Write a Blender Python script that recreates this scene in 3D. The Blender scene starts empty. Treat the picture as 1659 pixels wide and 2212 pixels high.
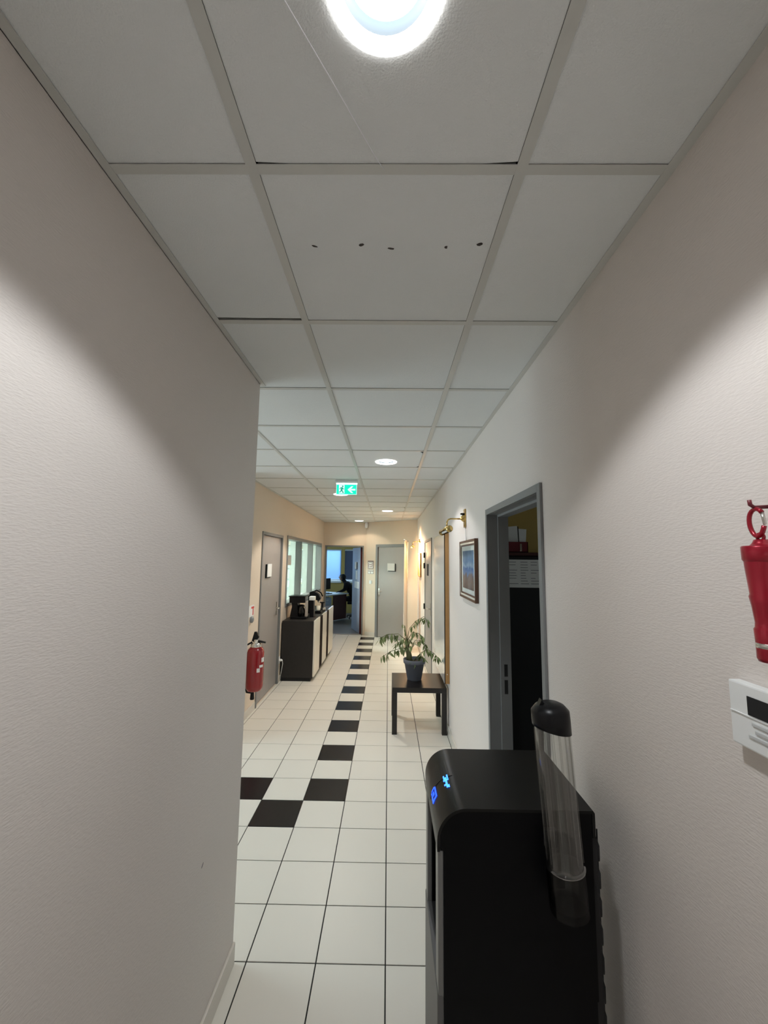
import bpy, bmesh, math, random
from mathutils import Vector, Matrix
random.seed(7)
SC = bpy.context.scene
COL = SC.collection
PI = math.pi

# ------------------------------------------------------------------ camera
CZ = 1.73125
FPX, PITCH, YAW, ROLL = 891.08, 0.11452, -0.01164, 0.01233
f = Vector((math.sin(YAW)*math.cos(PITCH), math.cos(YAW)*math.cos(PITCH), math.sin(PITCH)))
r0 = Vector((math.cos(YAW), -math.sin(YAW), 0)); u0 = r0.cross(f)
rr = math.cos(ROLL)*r0 + math.sin(ROLL)*u0
uu = -math.sin(ROLL)*r0 + math.cos(ROLL)*u0
cam_d = bpy.data.cameras.new('camera'); cam = bpy.data.objects.new('camera', cam_d); COL.objects.link(cam)
cam_d.sensor_fit = 'VERTICAL'; cam_d.sensor_height = 24; cam_d.lens = 24*FPX/2212
cam_d.clip_start = 0.02; cam_d.clip_end = 100
cam.matrix_world = Matrix(((rr.x, uu.x, -f.x, 0), (rr.y, uu.y, -f.y, 0), (rr.z, uu.z, -f.z, CZ), (0, 0, 0, 1)))
SC.camera = cam

# ------------------------------------------------------------------ world, daylight, exposure
w = bpy.data.worlds.new('world'); SC.world = w; w.use_nodes = True
w.node_tree.nodes['Background'].inputs[0].default_value = (0.62, 0.78, 1.0, 1)
w.node_tree.nodes['Background'].inputs[1].default_value = 0.5
vs = SC.view_settings
vs.view_transform = 'Standard'; vs.look = 'None'; vs.gamma = 1.0; vs.use_curve_mapping = False
vs.exposure = 0.36

def area(name, loc, direction, sx, sy, power, color):
    l = bpy.data.lights.new(name, 'AREA'); l.shape = 'RECTANGLE'; l.size = sx; l.size_y = sy
    l.energy = power; l.color = color
    o = bpy.data.objects.new(name, l); COL.objects.link(o); o.location = loc
    o.rotation_euler = Vector(direction).to_track_quat('-Z', 'Y').to_euler()
    return o
# overcast daylight standing in front of the glazed entrance and of the office window; the last three lamps are added
area('daylight_entrance', (-4.35, 3.1, 1.5), (1, 0, -0.05), 1.9, 2.2, 85, (0.80, 0.90, 1.0))
area('daylight_office', (-1.6, 14.6, 1.9), (0, -1, -0.1), 3.4, 1.8, 130, (0.50, 0.72, 1.0))
area('added_light_office_side', (-4.3, 11.9, 1.6), (1, 0, -0.1), 1.8, 1.2, 62, (0.55, 0.75, 1.0))  # added source, out of view, to light the open office door leaf
area('added_light_side_room', (3.9, 2.4, 1.7), (-1, 0, -0.15), 1.2, 1.0, 8, (0.95, 0.97, 1.0))  # added source, out of view, to lift the dark room
area('added_light_side_office', (-5.0, 8.0, 1.6), (1, 0, -0.1), 3.0, 1.5, 110, (0.90, 0.98, 0.96))  # added source, out of view, to light the room behind the panes

# ------------------------------------------------------------------ materials
MATS = {}
def mat(name, color, rough=0.5, metal=0.0, spec=0.5, var=0.0, vscale=6.0, bump=0.0, bscale=200.0, bstretch=(1, 1, 1),
        emit=None, estr=0.0, coat=0.0, color2=None):
    m = bpy.data.materials.new(name); m.use_nodes = True
    nt = m.node_tree; b = nt.nodes['Principled BSDF']
    b.inputs['Base Color'].default_value = (*color, 1); b.inputs['Roughness'].default_value = rough
    b.inputs['Metallic'].default_value = metal; b.inputs['Specular IOR Level'].default_value = spec
    if coat: b.inputs['Coat Weight'].default_value = coat; b.inputs['Coat Roughness'].default_value = 0.08
    if emit: b.inputs['Emission Color'].default_value = (*emit, 1); b.inputs['Emission Strength'].default_value = estr
    tc = nt.nodes.new('ShaderNodeTexCoord')
    if var or color2:
        n = nt.nodes.new('ShaderNodeTexNoise'); n.inputs['Scale'].default_value = vscale; n.inputs['Detail'].default_value = 5
        nt.links.new(tc.outputs['Object'], n.inputs['Vector'])
        mx = nt.nodes.new('ShaderNodeMix'); mx.data_type = 'RGBA'
        c2 = color2 or tuple(max(0, c*(1-var)) for c in color)
        mx.inputs[6].default_value = (*color, 1); mx.inputs[7].default_value = (*c2, 1)
        nt.links.new(n.outputs['Fac'], mx.inputs[0]); nt.links.new(mx.outputs[2], b.inputs['Base Color'])
    if bump:
        mp = nt.nodes.new('ShaderNodeMapping'); mp.inputs['Scale'].default_value = bstretch
        nt.links.new(tc.outputs['Object'], mp.inputs['Vector'])
        n2 = nt.nodes.new('ShaderNodeTexNoise'); n2.inputs['Scale'].default_value = bscale; n2.inputs['Detail'].default_value = 3
        nt.links.new(mp.outputs[0], n2.inputs['Vector'])
        bp = nt.nodes.new('ShaderNodeBump'); bp.inputs['Strength'].default_value = bump; bp.inputs['Distance'].default_value = 0.004
        nt.links.new(n2.outputs['Fac'], bp.inputs['Height']); nt.links.new(bp.outputs[0], b.inputs['Normal'])
    MATS[name] = m
    return m
def clear(name, tint, gloss=0.08, rough=0.02, edge=0.45):
    m = bpy.data.materials.new(name); m.use_nodes = True; nt = m.node_tree
    nt.nodes.remove(nt.nodes['Principled BSDF'])
    t = nt.nodes.new('ShaderNodeBsdfTransparent'); t.inputs[0].default_value = (*tint, 1)
    g = nt.nodes.new('ShaderNodeBsdfGlossy'); g.inputs['Roughness'].default_value = rough
    lw = nt.nodes.new('ShaderNodeLayerWeight'); lw.inputs[0].default_value = edge
    mr = nt.nodes.new('ShaderNodeMapRange'); mr.inputs['To Min'].default_value = gloss*0.3; mr.inputs['To Max'].default_value = min(1, gloss*6)
    nt.links.new(lw.outputs['Facing'], mr.inputs['Value'])
    mx = nt.nodes.new('ShaderNodeMixShader')
    nt.links.new(mr.outputs[0], mx.inputs[0]); nt.links.new(t.outputs[0], mx.inputs[1]); nt.links.new(g.outputs[0], mx.inputs[2])
    nt.links.new(mx.outputs[0], nt.nodes['Material Output'].inputs[0])
    MATS[name] = m; return m
def translucent(name, color, t=0.6):
    m = bpy.data.materials.new(name); m.use_nodes = True; nt = m.node_tree
    nt.nodes.remove(nt.nodes['Principled BSDF'])
    a = nt.nodes.new('ShaderNodeBsdfDiffuse'); a.inputs[0].default_value = (*color, 1)
    b = nt.nodes.new('ShaderNodeBsdfTranslucent'); b.inputs[0].default_value = (*color, 1)
    mx = nt.nodes.new('ShaderNodeMixShader'); mx.inputs[0].default_value = t
    nt.links.new(a.outputs[0], mx.inputs[1]); nt.links.new(b.outputs[0], mx.inputs[2])
    nt.links.new(mx.outputs[0], nt.nodes['Material Output'].inputs[0])
    MATS[name] = m; return m

WALL = mat('wall_paint', (0.76, 0.700, 0.655), 0.62, spec=0.3, var=0.05, vscale=1.6, bump=0.3, bscale=70, bstretch=(1.0, 1.0, 4.5))
WALLP = mat('peach_wall', (0.77, 0.655, 0.535), 0.62, spec=0.3, var=0.05, vscale=1.6, bump=0.3, bscale=70, bstretch=(1.0, 1.0, 4.5))  # warmer base colour for the far walls
CEILP = mat('ceiling_panel', (0.80, 0.82, 0.82), 0.85, spec=0.2, var=0.05, vscale=3, bump=0.35, bscale=260)
TBAR = mat('white_enamel', (0.60, 0.60, 0.57), 0.30, spec=0.5)
PLENUM = mat('plenum_dark', (0.05, 0.05, 0.05), 0.9)
TILE = mat('cream_tile', (0.80, 0.765, 0.69), 0.40, spec=0.35, var=0.05, vscale=2.2, bump=0.05, bscale=30)
TILEB = mat('black_tile', (0.010, 0.009, 0.010), 0.26, spec=0.25)
GROUT = mat('dark_grout', (0.028, 0.027, 0.026), 0.9, var=0.3, vscale=20)
PLINTH = mat('plinth_tile', (0.72, 0.67, 0.60), 0.35, var=0.06)
FRAME = mat('grey_frame_paint', (0.215, 0.22, 0.222), 0.45, var=0.05)
DOORG = mat('grey_door_laminate', (0.34, 0.315, 0.30), 0.42, var=0.07, vscale=9)
DOORB = mat('blue_grey_door', (0.36, 0.40, 0.50), 0.4, var=0.05)
DARKRED = mat('dark_red_edge', (0.10, 0.02, 0.02), 0.5)
STEEL = mat('brushed_steel', (0.72, 0.70, 0.66), 0.25, 1.0)
BRASS = mat('brass', (0.62, 0.44, 0.17), 0.2, 1.0)
WHITE = mat('white_plastic', (0.82, 0.83, 0.82), 0.4)
PAPER = mat('white_paper', (0.82, 0.82, 0.80), 0.8)
INK = mat('grey_ink', (0.18, 0.18, 0.20), 0.8)
BLACK = mat('black_plastic', (0.005, 0.005, 0.006), 0.34, spec=0.25)
BLACKM = mat('black_matte', (0.008, 0.008, 0.009), 0.75)
DESKB = mat('black_brown_veneer', (0.014, 0.011, 0.010), 0.30, var=0.3, vscale=30)
WOODE = mat('wood_edge', (0.42, 0.24, 0.09), 0.5, color2=(0.34, 0.18, 0.06), vscale=14)
YELLOW = mat('yellow_wall_paint', (0.58, 0.41, 0.12), 0.7, var=0.06)
OFFW = mat('pale_green_wall', (0.72, 0.80, 0.75), 0.7)
REDGL = mat('red_enamel', (0.30, 0.008, 0.013), 0.25, coat=0.4)
REDM = mat('red_anodised', (0.33, 0.006, 0.022), 0.30, 0.35, coat=0.3)
SIGNR = mat('sign_red', (0.65, 0.04, 0.03), 0.5)
GLASS = clear('window_glass', (0.93, 0.97, 0.95), 0.10)
TUBE = clear('clear_plastic', (0.95, 0.95, 0.94), 0.055, 0.05, 0.4)
TUBED = clear('smoked_plastic', (0.25, 0.25, 0.25), 0.02, 0.15, 0.3)
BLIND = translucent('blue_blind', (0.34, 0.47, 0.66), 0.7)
BLINDD = mat('shaded_blind', (0.10, 0.115, 0.16), 0.8)  # same blind with less light behind it; the dimness is in the colour
LAMP = mat('lamp_diffuser', (0.9, 0.9, 0.9), 0.5, emit=(0.93, 0.97, 1.0), estr=9.0)
RINGM = mat('opal_ring', (0.9, 0.9, 0.9), 0.5, emit=(1.0, 0.98, 0.95), estr=3.0)
LAMPR = mat('lamp_reflector', (0.04, 0.06, 0.075), 0.5, 0.0)
LAMPW = mat('warm_tube', (0.9, 0.8, 0.6), 0.5, emit=(1.0, 0.72, 0.38), estr=14.0)
EXITG = mat('exit_green', (0.0, 0.42, 0.25), 0.4, emit=(0.0, 0.80, 0.50), estr=0.85)
EXITW = mat('exit_white', (0.6, 0.85, 0.8), 0.4, emit=(0.62, 0.98, 0.86), estr=0.75)
BLUEL = mat('blue_led', (0.02, 0.1, 0.6), 0.4, emit=(0.03, 0.18, 1.0), estr=3.2)
CREAMD = mat('cream_lacquer', (0.82, 0.78, 0.68), 0.2, coat=0.3)
POT = mat('slate_blue_pot', (0.135, 0.142, 0.172), 0.6, var=0.15, vscale=12)
SOIL = mat('soil', (0.03, 0.018, 0.01), 1.0)
LEAF = mat('leaf_green', (0.11, 0.17, 0.05), 0.35, color2=(0.24, 0.28, 0.11), vscale=20)
BARK = mat('mossy_bark', (0.16, 0.13, 0.07), 0.9, color2=(0.10, 0.13, 0.05), vscale=60, bump=0.5, bscale=120)
SKIN = mat('skin', (0.30, 0.17, 0.11), 0.55)
CLOTH = mat('black_cloth', (0.010, 0.010, 0.012), 0.9)
HAIR = mat('dark_hair', (0.010, 0.008, 0.007), 0.6)
BOARDF = mat('glossy_white_board', (0.66, 0.68, 0.70), 0.14, coat=0.6)
CHAR = mat('charcoal_gloss', (0.007, 0.0067, 0.0063), 0.33, spec=0.2, bump=0.04, bscale=400)
GREYP = mat('grey_satin_panel', (0.10, 0.10, 0.10), 0.42)
REDWOOD = mat('mahogany_panel', (0.085, 0.022, 0.020), 0.5)
BANNER = mat('banner_fabric', (0.82, 0.80, 0.76), 0.7)
BANNERB = mat('banner_back', (0.45, 0.36, 0.28), 0.7)

# ------------------------------------------------------------------ mesh helpers
class MB:
    """collects shapes given in world coordinates (through matrix M if given); build() links one mesh object"""
    def __init__(s, M=None):
        s.bm = bmesh.new(); s.M = M; s.smooth = []
    def _add(s, verts, faces, smooth=False):
        vs_ = [s.bm.verts.new(s.M @ Vector(v) if s.M else Vector(v)) for v in verts]
        for fc in faces:
            try:
                fa = s.bm.faces.new([vs_[i] for i in fc]); fa.smooth = smooth
            except ValueError: pass
        return s
    def box(s, x0, x1, y0, y1, z0, z1, bev=0.0):
        if x0 > x1: x0, x1 = x1, x0
        if y0 > y1: y0, y1 = y1, y0
        if z0 > z1: z0, z1 = z1, z0
        if bev <= 0:
            v = [(x0,y0,z0),(x1,y0,z0),(x1,y1,z0),(x0,y1,z0),(x0,y0,z1),(x1,y0,z1),(x1,y1,z1),(x0,y1,z1)]
            return s._add(v, [(0,3,2,1),(4,5,6,7),(0,1,5,4),(1,2,6,5),(2,3,7,6),(3,0,4,7)])
        t = bmesh.new(); bmesh.ops.create_cube(t, size=1)
        for v in t.verts:
            v.co = Vector(((x0+x1)/2+v.co.x*(x1-x0), (y0+y1)/2+v.co.y*(y1-y0), (z0+z1)/2+v.co.z*(z1-z0)))
        bmesh.ops.bevel(t, geom=list(t.edges), offset=bev, segments=2, affect='EDGES', profile=0.6)
        t.verts.index_update()
        s._add([v.co.copy() for v in t.verts], [[v.index for v in fc.verts] for fc in t.faces]); t.free()
        return s
    def lathe(s, c, prof, n=24, axis='z', smooth=True, cap=True):
        """prof: list of (radius, height) from c along axis"""
        v = []; fcs = []
        for (r, h) in prof:
            for k in range(n):
                a = 2*PI*k/n; p, q = r*math.cos(a), r*math.sin(a)
                if axis == 'z': v.append((c[0]+p, c[1]+q, c[2]+h))
                elif axis == 'y': v.append((c[0]+p, c[1]+h, c[2]+q))
                else: v.append((c[0]+h, c[1]+p, c[2]+q))
        for i in range(len(prof)-1):
            for k in range(n):
                a, b = i*n+k, i*n+(k+1) % n
                fcs.append((a, b, b+n, a+n))
        s._add(v, fcs, smooth)
        if cap:
            for i in (0, len(prof)-1):
                if prof[i][0] > 1e-5:
                    s._add([v[i*n+k] for k in range(n)], [tuple(range(n))])
        return s
    def tube(s, pts, r, n=8, closed=False, smooth=True):
        pts = [Vector(p) for p in pts]; m = len(pts)
        rs = r if isinstance(r, (list, tuple)) else [r]*m
        v = []; fcs = []; prev = None
        for i, p in enumerate(pts):
            if closed: d = pts[(i+1) % m]-pts[i-1]
            else: d = pts[min(i+1, m-1)]-pts[max(i-1, 0)]
            d.normalize()
            if prev is None:
                a = Vector((0, 0, 1)) if abs(d.z) < 0.9 else Vector((1, 0, 0))
                e1 = d.cross(a).normalized()
            else:
                e1 = (prev-d*prev.dot(d)).normalized()
            prev = e1; e2 = d.cross(e1)
            for k in range(n):
                an = 2*PI*k/n; v.append(p+(e1*math.cos(an)+e2*math.sin(an))*rs[i])
        mm = m if closed else m-1
        for i in range(mm):
            for k in range(n):
                a, b = i*n+k, i*n+(k+1) % n; c, d_ = ((i+1) % m)*n+(k+1) % n, ((i+1) % m)*n+k
                fcs.append((a, b, c, d_))
        if not closed: fcs += [tuple(range(n))[::-1], tuple((m-1)*n+k for k in range(n))]
        return s._add(v, fcs, smooth)
    def prism(s, poly, axis, a0, a1):
        """poly of 2-d points in the plane across axis, pushed from a0 to a1"""
        def P(p, a):
            return {'x': (a, p[0], p[1]), 'y': (p[0], a, p[1]), 'z': (p[0], p[1], a)}[axis]
        n = len(poly)
        v = [P(p, a0) for p in poly]+[P(p, a1) for p in poly]
        return s._add(v, [tuple(range(n))[::-1], tuple(range(n, 2*n))]+[(i, (i+1) % n, n+(i+1) % n, n+i) for i in range(n)])
    def build(s, name, m, parent=None, base=None):
        bm = s.bm
        bmesh.ops.recalc_face_normals(bm, faces=bm.faces)
        o = bpy.data.objects.new(name, None)
        off = Vector((0, 0, 0))
        p = parent
        while p is not None: off += p.location; p = p.parent
        if base is not None and parent is None: off = Vector(base)
        for v in bm.verts: v.co -= off
        me = bpy.data.meshes.new(name); bm.to_mesh(me); bm.free()
        me.materials.append(m)
        bpy.data.objects.remove(o)
        o = bpy.data.objects.new(name, me); COL.objects.link(o)
        if parent is not None: o.parent = parent
        elif base is not None: o.location = base
        return o

def tag(o, label=None, cat=None, group=None, kind=None):
    if label: o['label'] = label
    if cat: o['category'] = cat
    if group: o['group'] = group
    if kind: o['kind'] = kind
    return o
def empty(name, loc, label=None, cat=None, group=None, kind=None):
    o = bpy.data.objects.new(name, None); COL.objects.link(o); o.location = loc; o.empty_display_size = 0.1
    return tag(o, label, cat, group, kind)
def part(name, m, parent, fn, label=None, M=None, kind=None):
    b = MB(M); fn(b); o = b.build(name, m, parent); return tag(o, label, kind=kind)
def inst(name, mesh, loc, parent):
    o = bpy.data.objects.new(name, mesh); COL.objects.link(o); o.location = loc; o.parent = parent; return o
def struct(name, m, fn, label, M=None):
    b = MB(M); fn(b); return tag(b.build(name, m), label, kind='structure')

# ------------------------------------------------------------------ main dimensions (metres, floor z = 0, camera above the origin)
C = 2.5966
XL, XR, XF = -0.652, 0.625, -1.53
YC = 1.975            # end of the near left wall
YE = 4.05             # far side of the entrance hall
YB = 9.76             # wall with the office door
YN = -3.2             # behind the camera
A0 = Vector((-0.52, 9.732, 0)); ADIR = Vector((0.79236, -0.61005, 0)); ANRM = Vector((0.61005, 0.79236, 0))
AM = Matrix(((ADIR.x, ANRM.x, 0, A0.x), (ADIR.y, ANRM.y, 0, A0.y), (0, 0, 1, 0), (0, 0, 0, 1)))   # local x along the angled wall, y into it

def wall_cells(a0, a1, z0, z1, holes):
    """rectangles left of a wall once the door and window holes are cut"""
    out = []; cur = a0
    for (h0, h1, hz0, hz1) in sorted(holes):
        if h0 > cur: out.append((cur, h0, z0, z1))
        if hz0 > z0: out.append((h0, h1, z0, hz0))
        if hz1 < z1: out.append((h0, h1, hz1, z1))
        cur = h1
    if cur < a1: out.append((cur, a1, z0, z1))
    return out
def wall_x(name, m, xface, xback, y0, y1, holes, label, z1=C+0.14):
    def fn(b):
        for (a, c, p, q) in wall_cells(y0, y1, -0.02, z1, holes): b.box(xface, xback, a, c, p, q)
    return struct(name, m, fn, label)
def wall_y(name, m, yface, yback, x0, x1, holes, label, M=None, z1=C+0.14):
    def fn(b):
        for (a, c, p, q) in wall_cells(x0, x1, -0.02, z1, holes): b.box(a, c, yface, yback, p, q)
    return struct(name, m, fn, label, M)

# doors and windows cut into walls: (from, to, z0, z1)
RD1 = (1.675, 2.61, 0, 2.045)
RD2 = (5.96, 7.02, 0, 2.045)
FD = (4.995, 5.955, 0, 2.045)
FW = (6.225, 9.44, 1.005, 2.075)
OD = (-1.49, -0.58, 0, 2.045)
AD = (0.33, 1.13, 0, 2.04)

wall_x('wall_left', WALL, XL, XL-0.13, YN, YC, [], 'off-white textured near wall on the left of the corridor')
wall_y('wall_entrance_near', WALL, YC, YC-0.13, -3.7, XL-0.13, [], 'side of the entrance hall turning left behind the near left wall')
wall_x('wall_right', WALL, XR, XR+0.12, YN, 9.05, [RD1, RD2], 'long off-white wall on the right of the corridor')
wall_x('wall_hall_left', WALLP, XF, XF-0.12, YE, YB+0.1, [FD, FW], 'cream wall with grey door and three-pane window on the left')
wall_y('wall_entrance_far', WALLP, YE, YE+0.12, -3.7, XF-0.12, [], 'far side of the entrance hall')
wall_y('wall_back', WALLP, YB, YB+0.12, XF, A0.x+0.01, [OD], 'cream end wall around the open office door')
wall_y('wall_back_angled', WALLP, 0, 0.12, 0.0, 1.50, [AD], 'slanting cream end wall around the closed grey door', AM)
wall_y('wall_near', WALL, YN, YN-0.12, XL-0.13, XR+0.12, [], 'wall behind the viewer')
wall_x('wall_entrance_end', WALL, -3.7, -3.82, YC-0.13, YE+0.12, [(2.15, 3.9, 0.0, 2.3)], 'entrance wall with glazed doors in the side hall')

# ------------------------------------------------------------------ floor with its tiles
T = 0.3; TG = 0.0055
FX0, FY0 = 0.0066, 1.9842
floor = struct('floor', GROUT, lambda b: (b.box(-3.82, XR+0.12, YN-0.12, YB+0.12, -0.06, -0.003)), 'cream tiled floor with a line of black tiles')
TILE_CACHE = {}
def tile_mesh(sx, sy, m):
    k = (round(sx, 4), round(sy, 4), m.name)
    if k not in TILE_CACHE:
        b = MB(); b.box(0, sx, 0, sy, -0.010, 0.0, 0.0012)
        bmesh.ops.recalc_face_normals(b.bm, faces=b.bm.faces)
        me = bpy.data.meshes.new('floor_tile'); b.bm.to_mesh(me); b.bm.free(); me.materials.append(m); TILE_CACHE[k] = me
    return TILE_CACHE[k]
BLK = {(-3, 3), (-4, 4), (-5, 3), (-6, 4), (-7, 3), (-8, 4), (-9, 3), (-10, 4), (-11, 3), (-12, 4)}
for j in range(4, 26, 2): BLK.add((-2, j))
hall_rest = MB(); hall_rest_b = MB(); dark_n = 0
def region(x0, x1, y0, y1, joined=False):
    for i in range(math.floor((x0-FX0)/T), math.ceil((x1-FX0)/T)):
        for j in range(math.floor((y0-FY0)/T), math.ceil((y1-FY0)/T)):
            a0, a1 = max(x0, FX0+i*T+TG/2), min(x1, FX0+(i+1)*T-TG/2)
            b0, b1 = max(y0, FY0+j*T+TG/2), min(y1, FY0+(j+1)*T-TG/2)
            if a1-a0 < 0.008 or b1-b0 < 0.008: continue
            dark = (i, j) in BLK
            if joined:
                (hall_rest_b if dark else hall_rest).box(a0, a1, b0, b1, -0.010, 0, 0.0012); continue
            o = inst('floor_tile', tile_mesh(a1-a0, b1-b0, TILEB if dark else TILE), (a0, b0, 0), floor)
            if dark: o['label'] = 'black floor tile'
region(XL, XR, 0.0, FY0)
region(XF, XR, FY0, YB+0.06)
region(XL, XR, YN, 0.0, True)
region(-3.7, XF, FY0, YE, True)
tag(hall_rest.build('floor_tile_field', TILE, floor), kind='stuff')
tag(hall_rest_b.build('black_floor_tile_field', TILEB, floor), 'black floor tiles', kind='stuff')

# ------------------------------------------------------------------ ceiling: slab, panels, grid
ceiling = struct('ceiling', PLENUM, lambda b: b.box(-3.82, XR+0.12, YN-0.12, YB+0.4, C+0.13, C+0.2), 'suspended ceiling of square off-white panels in a metal grid')
G = 0.6; CX0, CY0 = -0.3137, 0.8276
DL = [(-0.013, 0.524), (-0.029, 3.611), (-0.651, 5.50), (-0.024, 7.371), (-0.669, 9.325), (-0.015, -2.5)]
RD = 0.082
PAN_CACHE = {}
def panel_mesh(sx, sy, hole=None):
    k = (round(sx, 3), round(sy, 3))
    if hole is None and k in PAN_CACHE: return PAN_CACHE[k]
    b = MB()
    if hole is None: b.box(0, sx, 0, sy, 0.0005, 0.016)
    else:
        hx, hy = hole; n = 40; v = []; fc = []
        for z in (0.0005, 0.016):
            for k2 in range(n):
                a = 2*PI*k2/n; c_, s_ = math.cos(a), math.sin(a)
                tx = ((sx-hx) if c_ > 0 else hx)/max(abs(c_), 1e-6); ty = ((sy-hy) if s_ > 0 else hy)/max(abs(s_), 1e-6)
                t = min(tx, ty)
                v.append((hx+c_*RD, hy+s_*RD, z)); v.append((hx+c_*t, hy+s_*t, z))
            cs = [(0, 0), (sx, 0), (sx, sy), (0, sy)]
        for q in (0, 1):
            for k2 in range(n):
                a = q*2*n+2*k2; b_ = q*2*n+2*((k2+1) % n)
                fc.append((a, a+1, b_+1, b_))
        for k2 in range(n):
            a = 2*k2; b_ = 2*((k2+1) % n)
            fc.append((a, b_, b_+2*n, a+2*n)); fc.append((a+1, b_+1, b_+1+2*n, a+1+2*n))
        b._add(v, fc)
    bmesh.ops.recalc_face_normals(b.bm, faces=b.bm.faces)
    me = bpy.data.meshes.new('ceiling_panel'); b.bm.to_mesh(me); b.bm.free(); me.materials.append(CEILP)
    if hole is None: PAN_CACHE[k] = me
    return me
def ceil_region(x0, x1, y0, y1):
    for i in range(math.floor((x0-CX0)/G), math.ceil((x1-CX0)/G)):
        for j in range(math.floor((y0-CY0)/G), math.ceil((y1-CY0)/G)):
            gx = 0.0125 if i == 0 else 0.0120
            a0, a1 = max(x0, CX0+i*G+gx), min(x1, CX0+(i+1)*G-gx)
            b0, b1 = max(y0, CY0+j*G+0.0127), min(y1, CY0+(j+1)*G-0.0118)
            if a1-a0 < 0.02 or b1-b0 < 0.02: continue
            h = None
            for (dx, dy) in DL:
                if a0 < dx < a1 and b0 < dy < b1: h = (dx-a0, dy-b0)
            o = inst('ceiling_panel', panel_mesh(a1-a0, b1-b0, h), (a0, b0, C+0.0016), ceiling)
            if i == -1 and j == 0 and b0 > 0:      # the loose panel that leaves a black slit at its corner
                o.rotation_euler.z = math.radians(0.5); o.location.y -= 0.012; o.location.x += 0.006
ceil_region(XL, XR, YN, YC)
ceil_region(XF, XR, YC, YB+0.1)
ceil_region(-3.7, XF, YC, YE)
# grid: main runners along the corridor and cross bars between them
def runner(x, y0, y1):
    part('ceiling_runner', TBAR, ceiling, lambda b: (b.box(x-0.012, x+0.012, y0, y1, C-0.0012, C+0.001), b.box(x-0.002, x+0.002, y0, y1, C, C+0.03)))
runner(CX0, YN, YB+0.1); runner(CX0+G, YN, 9.6); runner(CX0-G, YC, YB+0.1); runner(CX0-2*G, YC, YB+0.1)
for k in range(3, 6): runner(CX0-k*G, YC, YE)
bar_meshes = {}
def cross(x0, x1, y):
    k = round(x1-x0, 3)
    if k not in bar_meshes:
        b = MB(); b.box(0, x1-x0, -0.012, 0.012, -0.0009, 0.0009); b.box(0, x1-x0, -0.002, 0.002, 0, 0.03)
        bmesh.ops.recalc_face_normals(b.bm, faces=b.bm.faces)
        me = bpy.data.meshes.new('ceiling_cross_bar'); b.bm.to_mesh(me); b.bm.free(); me.materials.append(TBAR); bar_meshes[k] = me
    inst('ceiling_cross_bar', bar_meshes[k], (x0, y, C), ceiling)
for j in range(-6, 16):
    y = CY0+j*G
    if y > YB+0.05: continue
    xs = [XL+0.0, CX0-0.012, CX0+0.012, CX0+G-0.012, CX0+G+0.012, XR] if y < YC else [XF, CX0-2*G-0.012, CX0-2*G+0.012, CX0-G-0.012, CX0-G+0.012, CX0-0.012, CX0+0.012, CX0+G-0.012, CX0+G+0.012, XR]
    for a, c in zip(xs[0::2], xs[1::2]):
        if c > a: cross(a, c, y)
# wall angles at the ceiling edge
struct('trim_1', TBAR, lambda b: (b.box(XL, XL+0.022, YN, YC+0.022, C-0.0015, C+0.0005), b.box(XL, XL+0.002, YN, YC, C-0.0015, C+0.03)), 'white metal wall angle along the ceiling over the near left wall')
struct('trim_2', TBAR, lambda b: (b.box(XR-0.022, XR, YN, 8.9, C-0.0015, C+0.0005), b.box(XR-0.002, XR, YN, 8.9, C, C+0.03)), 'white metal wall angle along the ceiling over the right wall')
struct('trim_3', TBAR, lambda b: b.box(XF, XF+0.022, YE, YB, C-0.0015, C+0.0005), 'white metal wall angle over the far left wall')
struct('trim_4', TBAR, lambda b: b.box(XF, A0.x, YB-0.022, YB, C-0.0015, C+0.0005), 'white metal wall angle over the office door')
struct('trim_5', TBAR, lambda b: b.box(0, 1.42, -0.022, 0, C-0.0015, C+0.0005), 'white metal wall angle over the slanting wall', AM)
struct('trim_6', TBAR, lambda b: b.box(-3.7, XL, YC, YC+0.022, C-0.0015, C+0.0005), 'white metal wall angle in the entrance hall')

# stains and peeled flecks on the panel past the first lamp
flecks = [(-0.215, 1.058, .014, .003, 20), (-0.085, 1.053, .013, .005, -10), (-0.001, 1.066, .014, .003, 15), (0.151, 1.060, .008, .005, 0), (0.243, 1.048, .014, .006, -25)]
def fleck_fn(b):
    for (x, y, a, c, an) in flecks:
        t = math.radians(an)
        pts = []
        for k in range(7):
            ph = 2*PI*k/7; rj = random.uniform(.7, 1.2)
            px, py = a*math.cos(ph)*rj*.7, c*math.sin(ph)*rj
            pts.append((x+px*math.cos(t)-py*math.sin(t), y+px*math.sin(t)+py*math.cos(t)))
        b.prism(pts, 'z', C+0.0008, C+0.0022)
part('ceiling_fleck', mat('fleck_dark', (0.06, 0.05, 0.045), 0.9), ceiling, fleck_fn, 'dark peeled flecks in a row on one panel', kind='stuff')
cob = MB(); cob.tube([(-0.190, 0.50, C-0.012), (-0.166, 0.547, C-0.010), (-0.10, 0.672, C-0.007), (-0.038, 0.794, C-0.004), (-0.02, 0.825, C-0.002)], 0.0009, 5)
tag(cob.build('cobweb_thread', mat('silk', (0.95, 0.95, 1.0), 0.15), base=(-0.1, 0.67, C-0.012)), 'thin pale cobweb thread under the ceiling left of the nearest lamp', 'cobweb')

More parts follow.
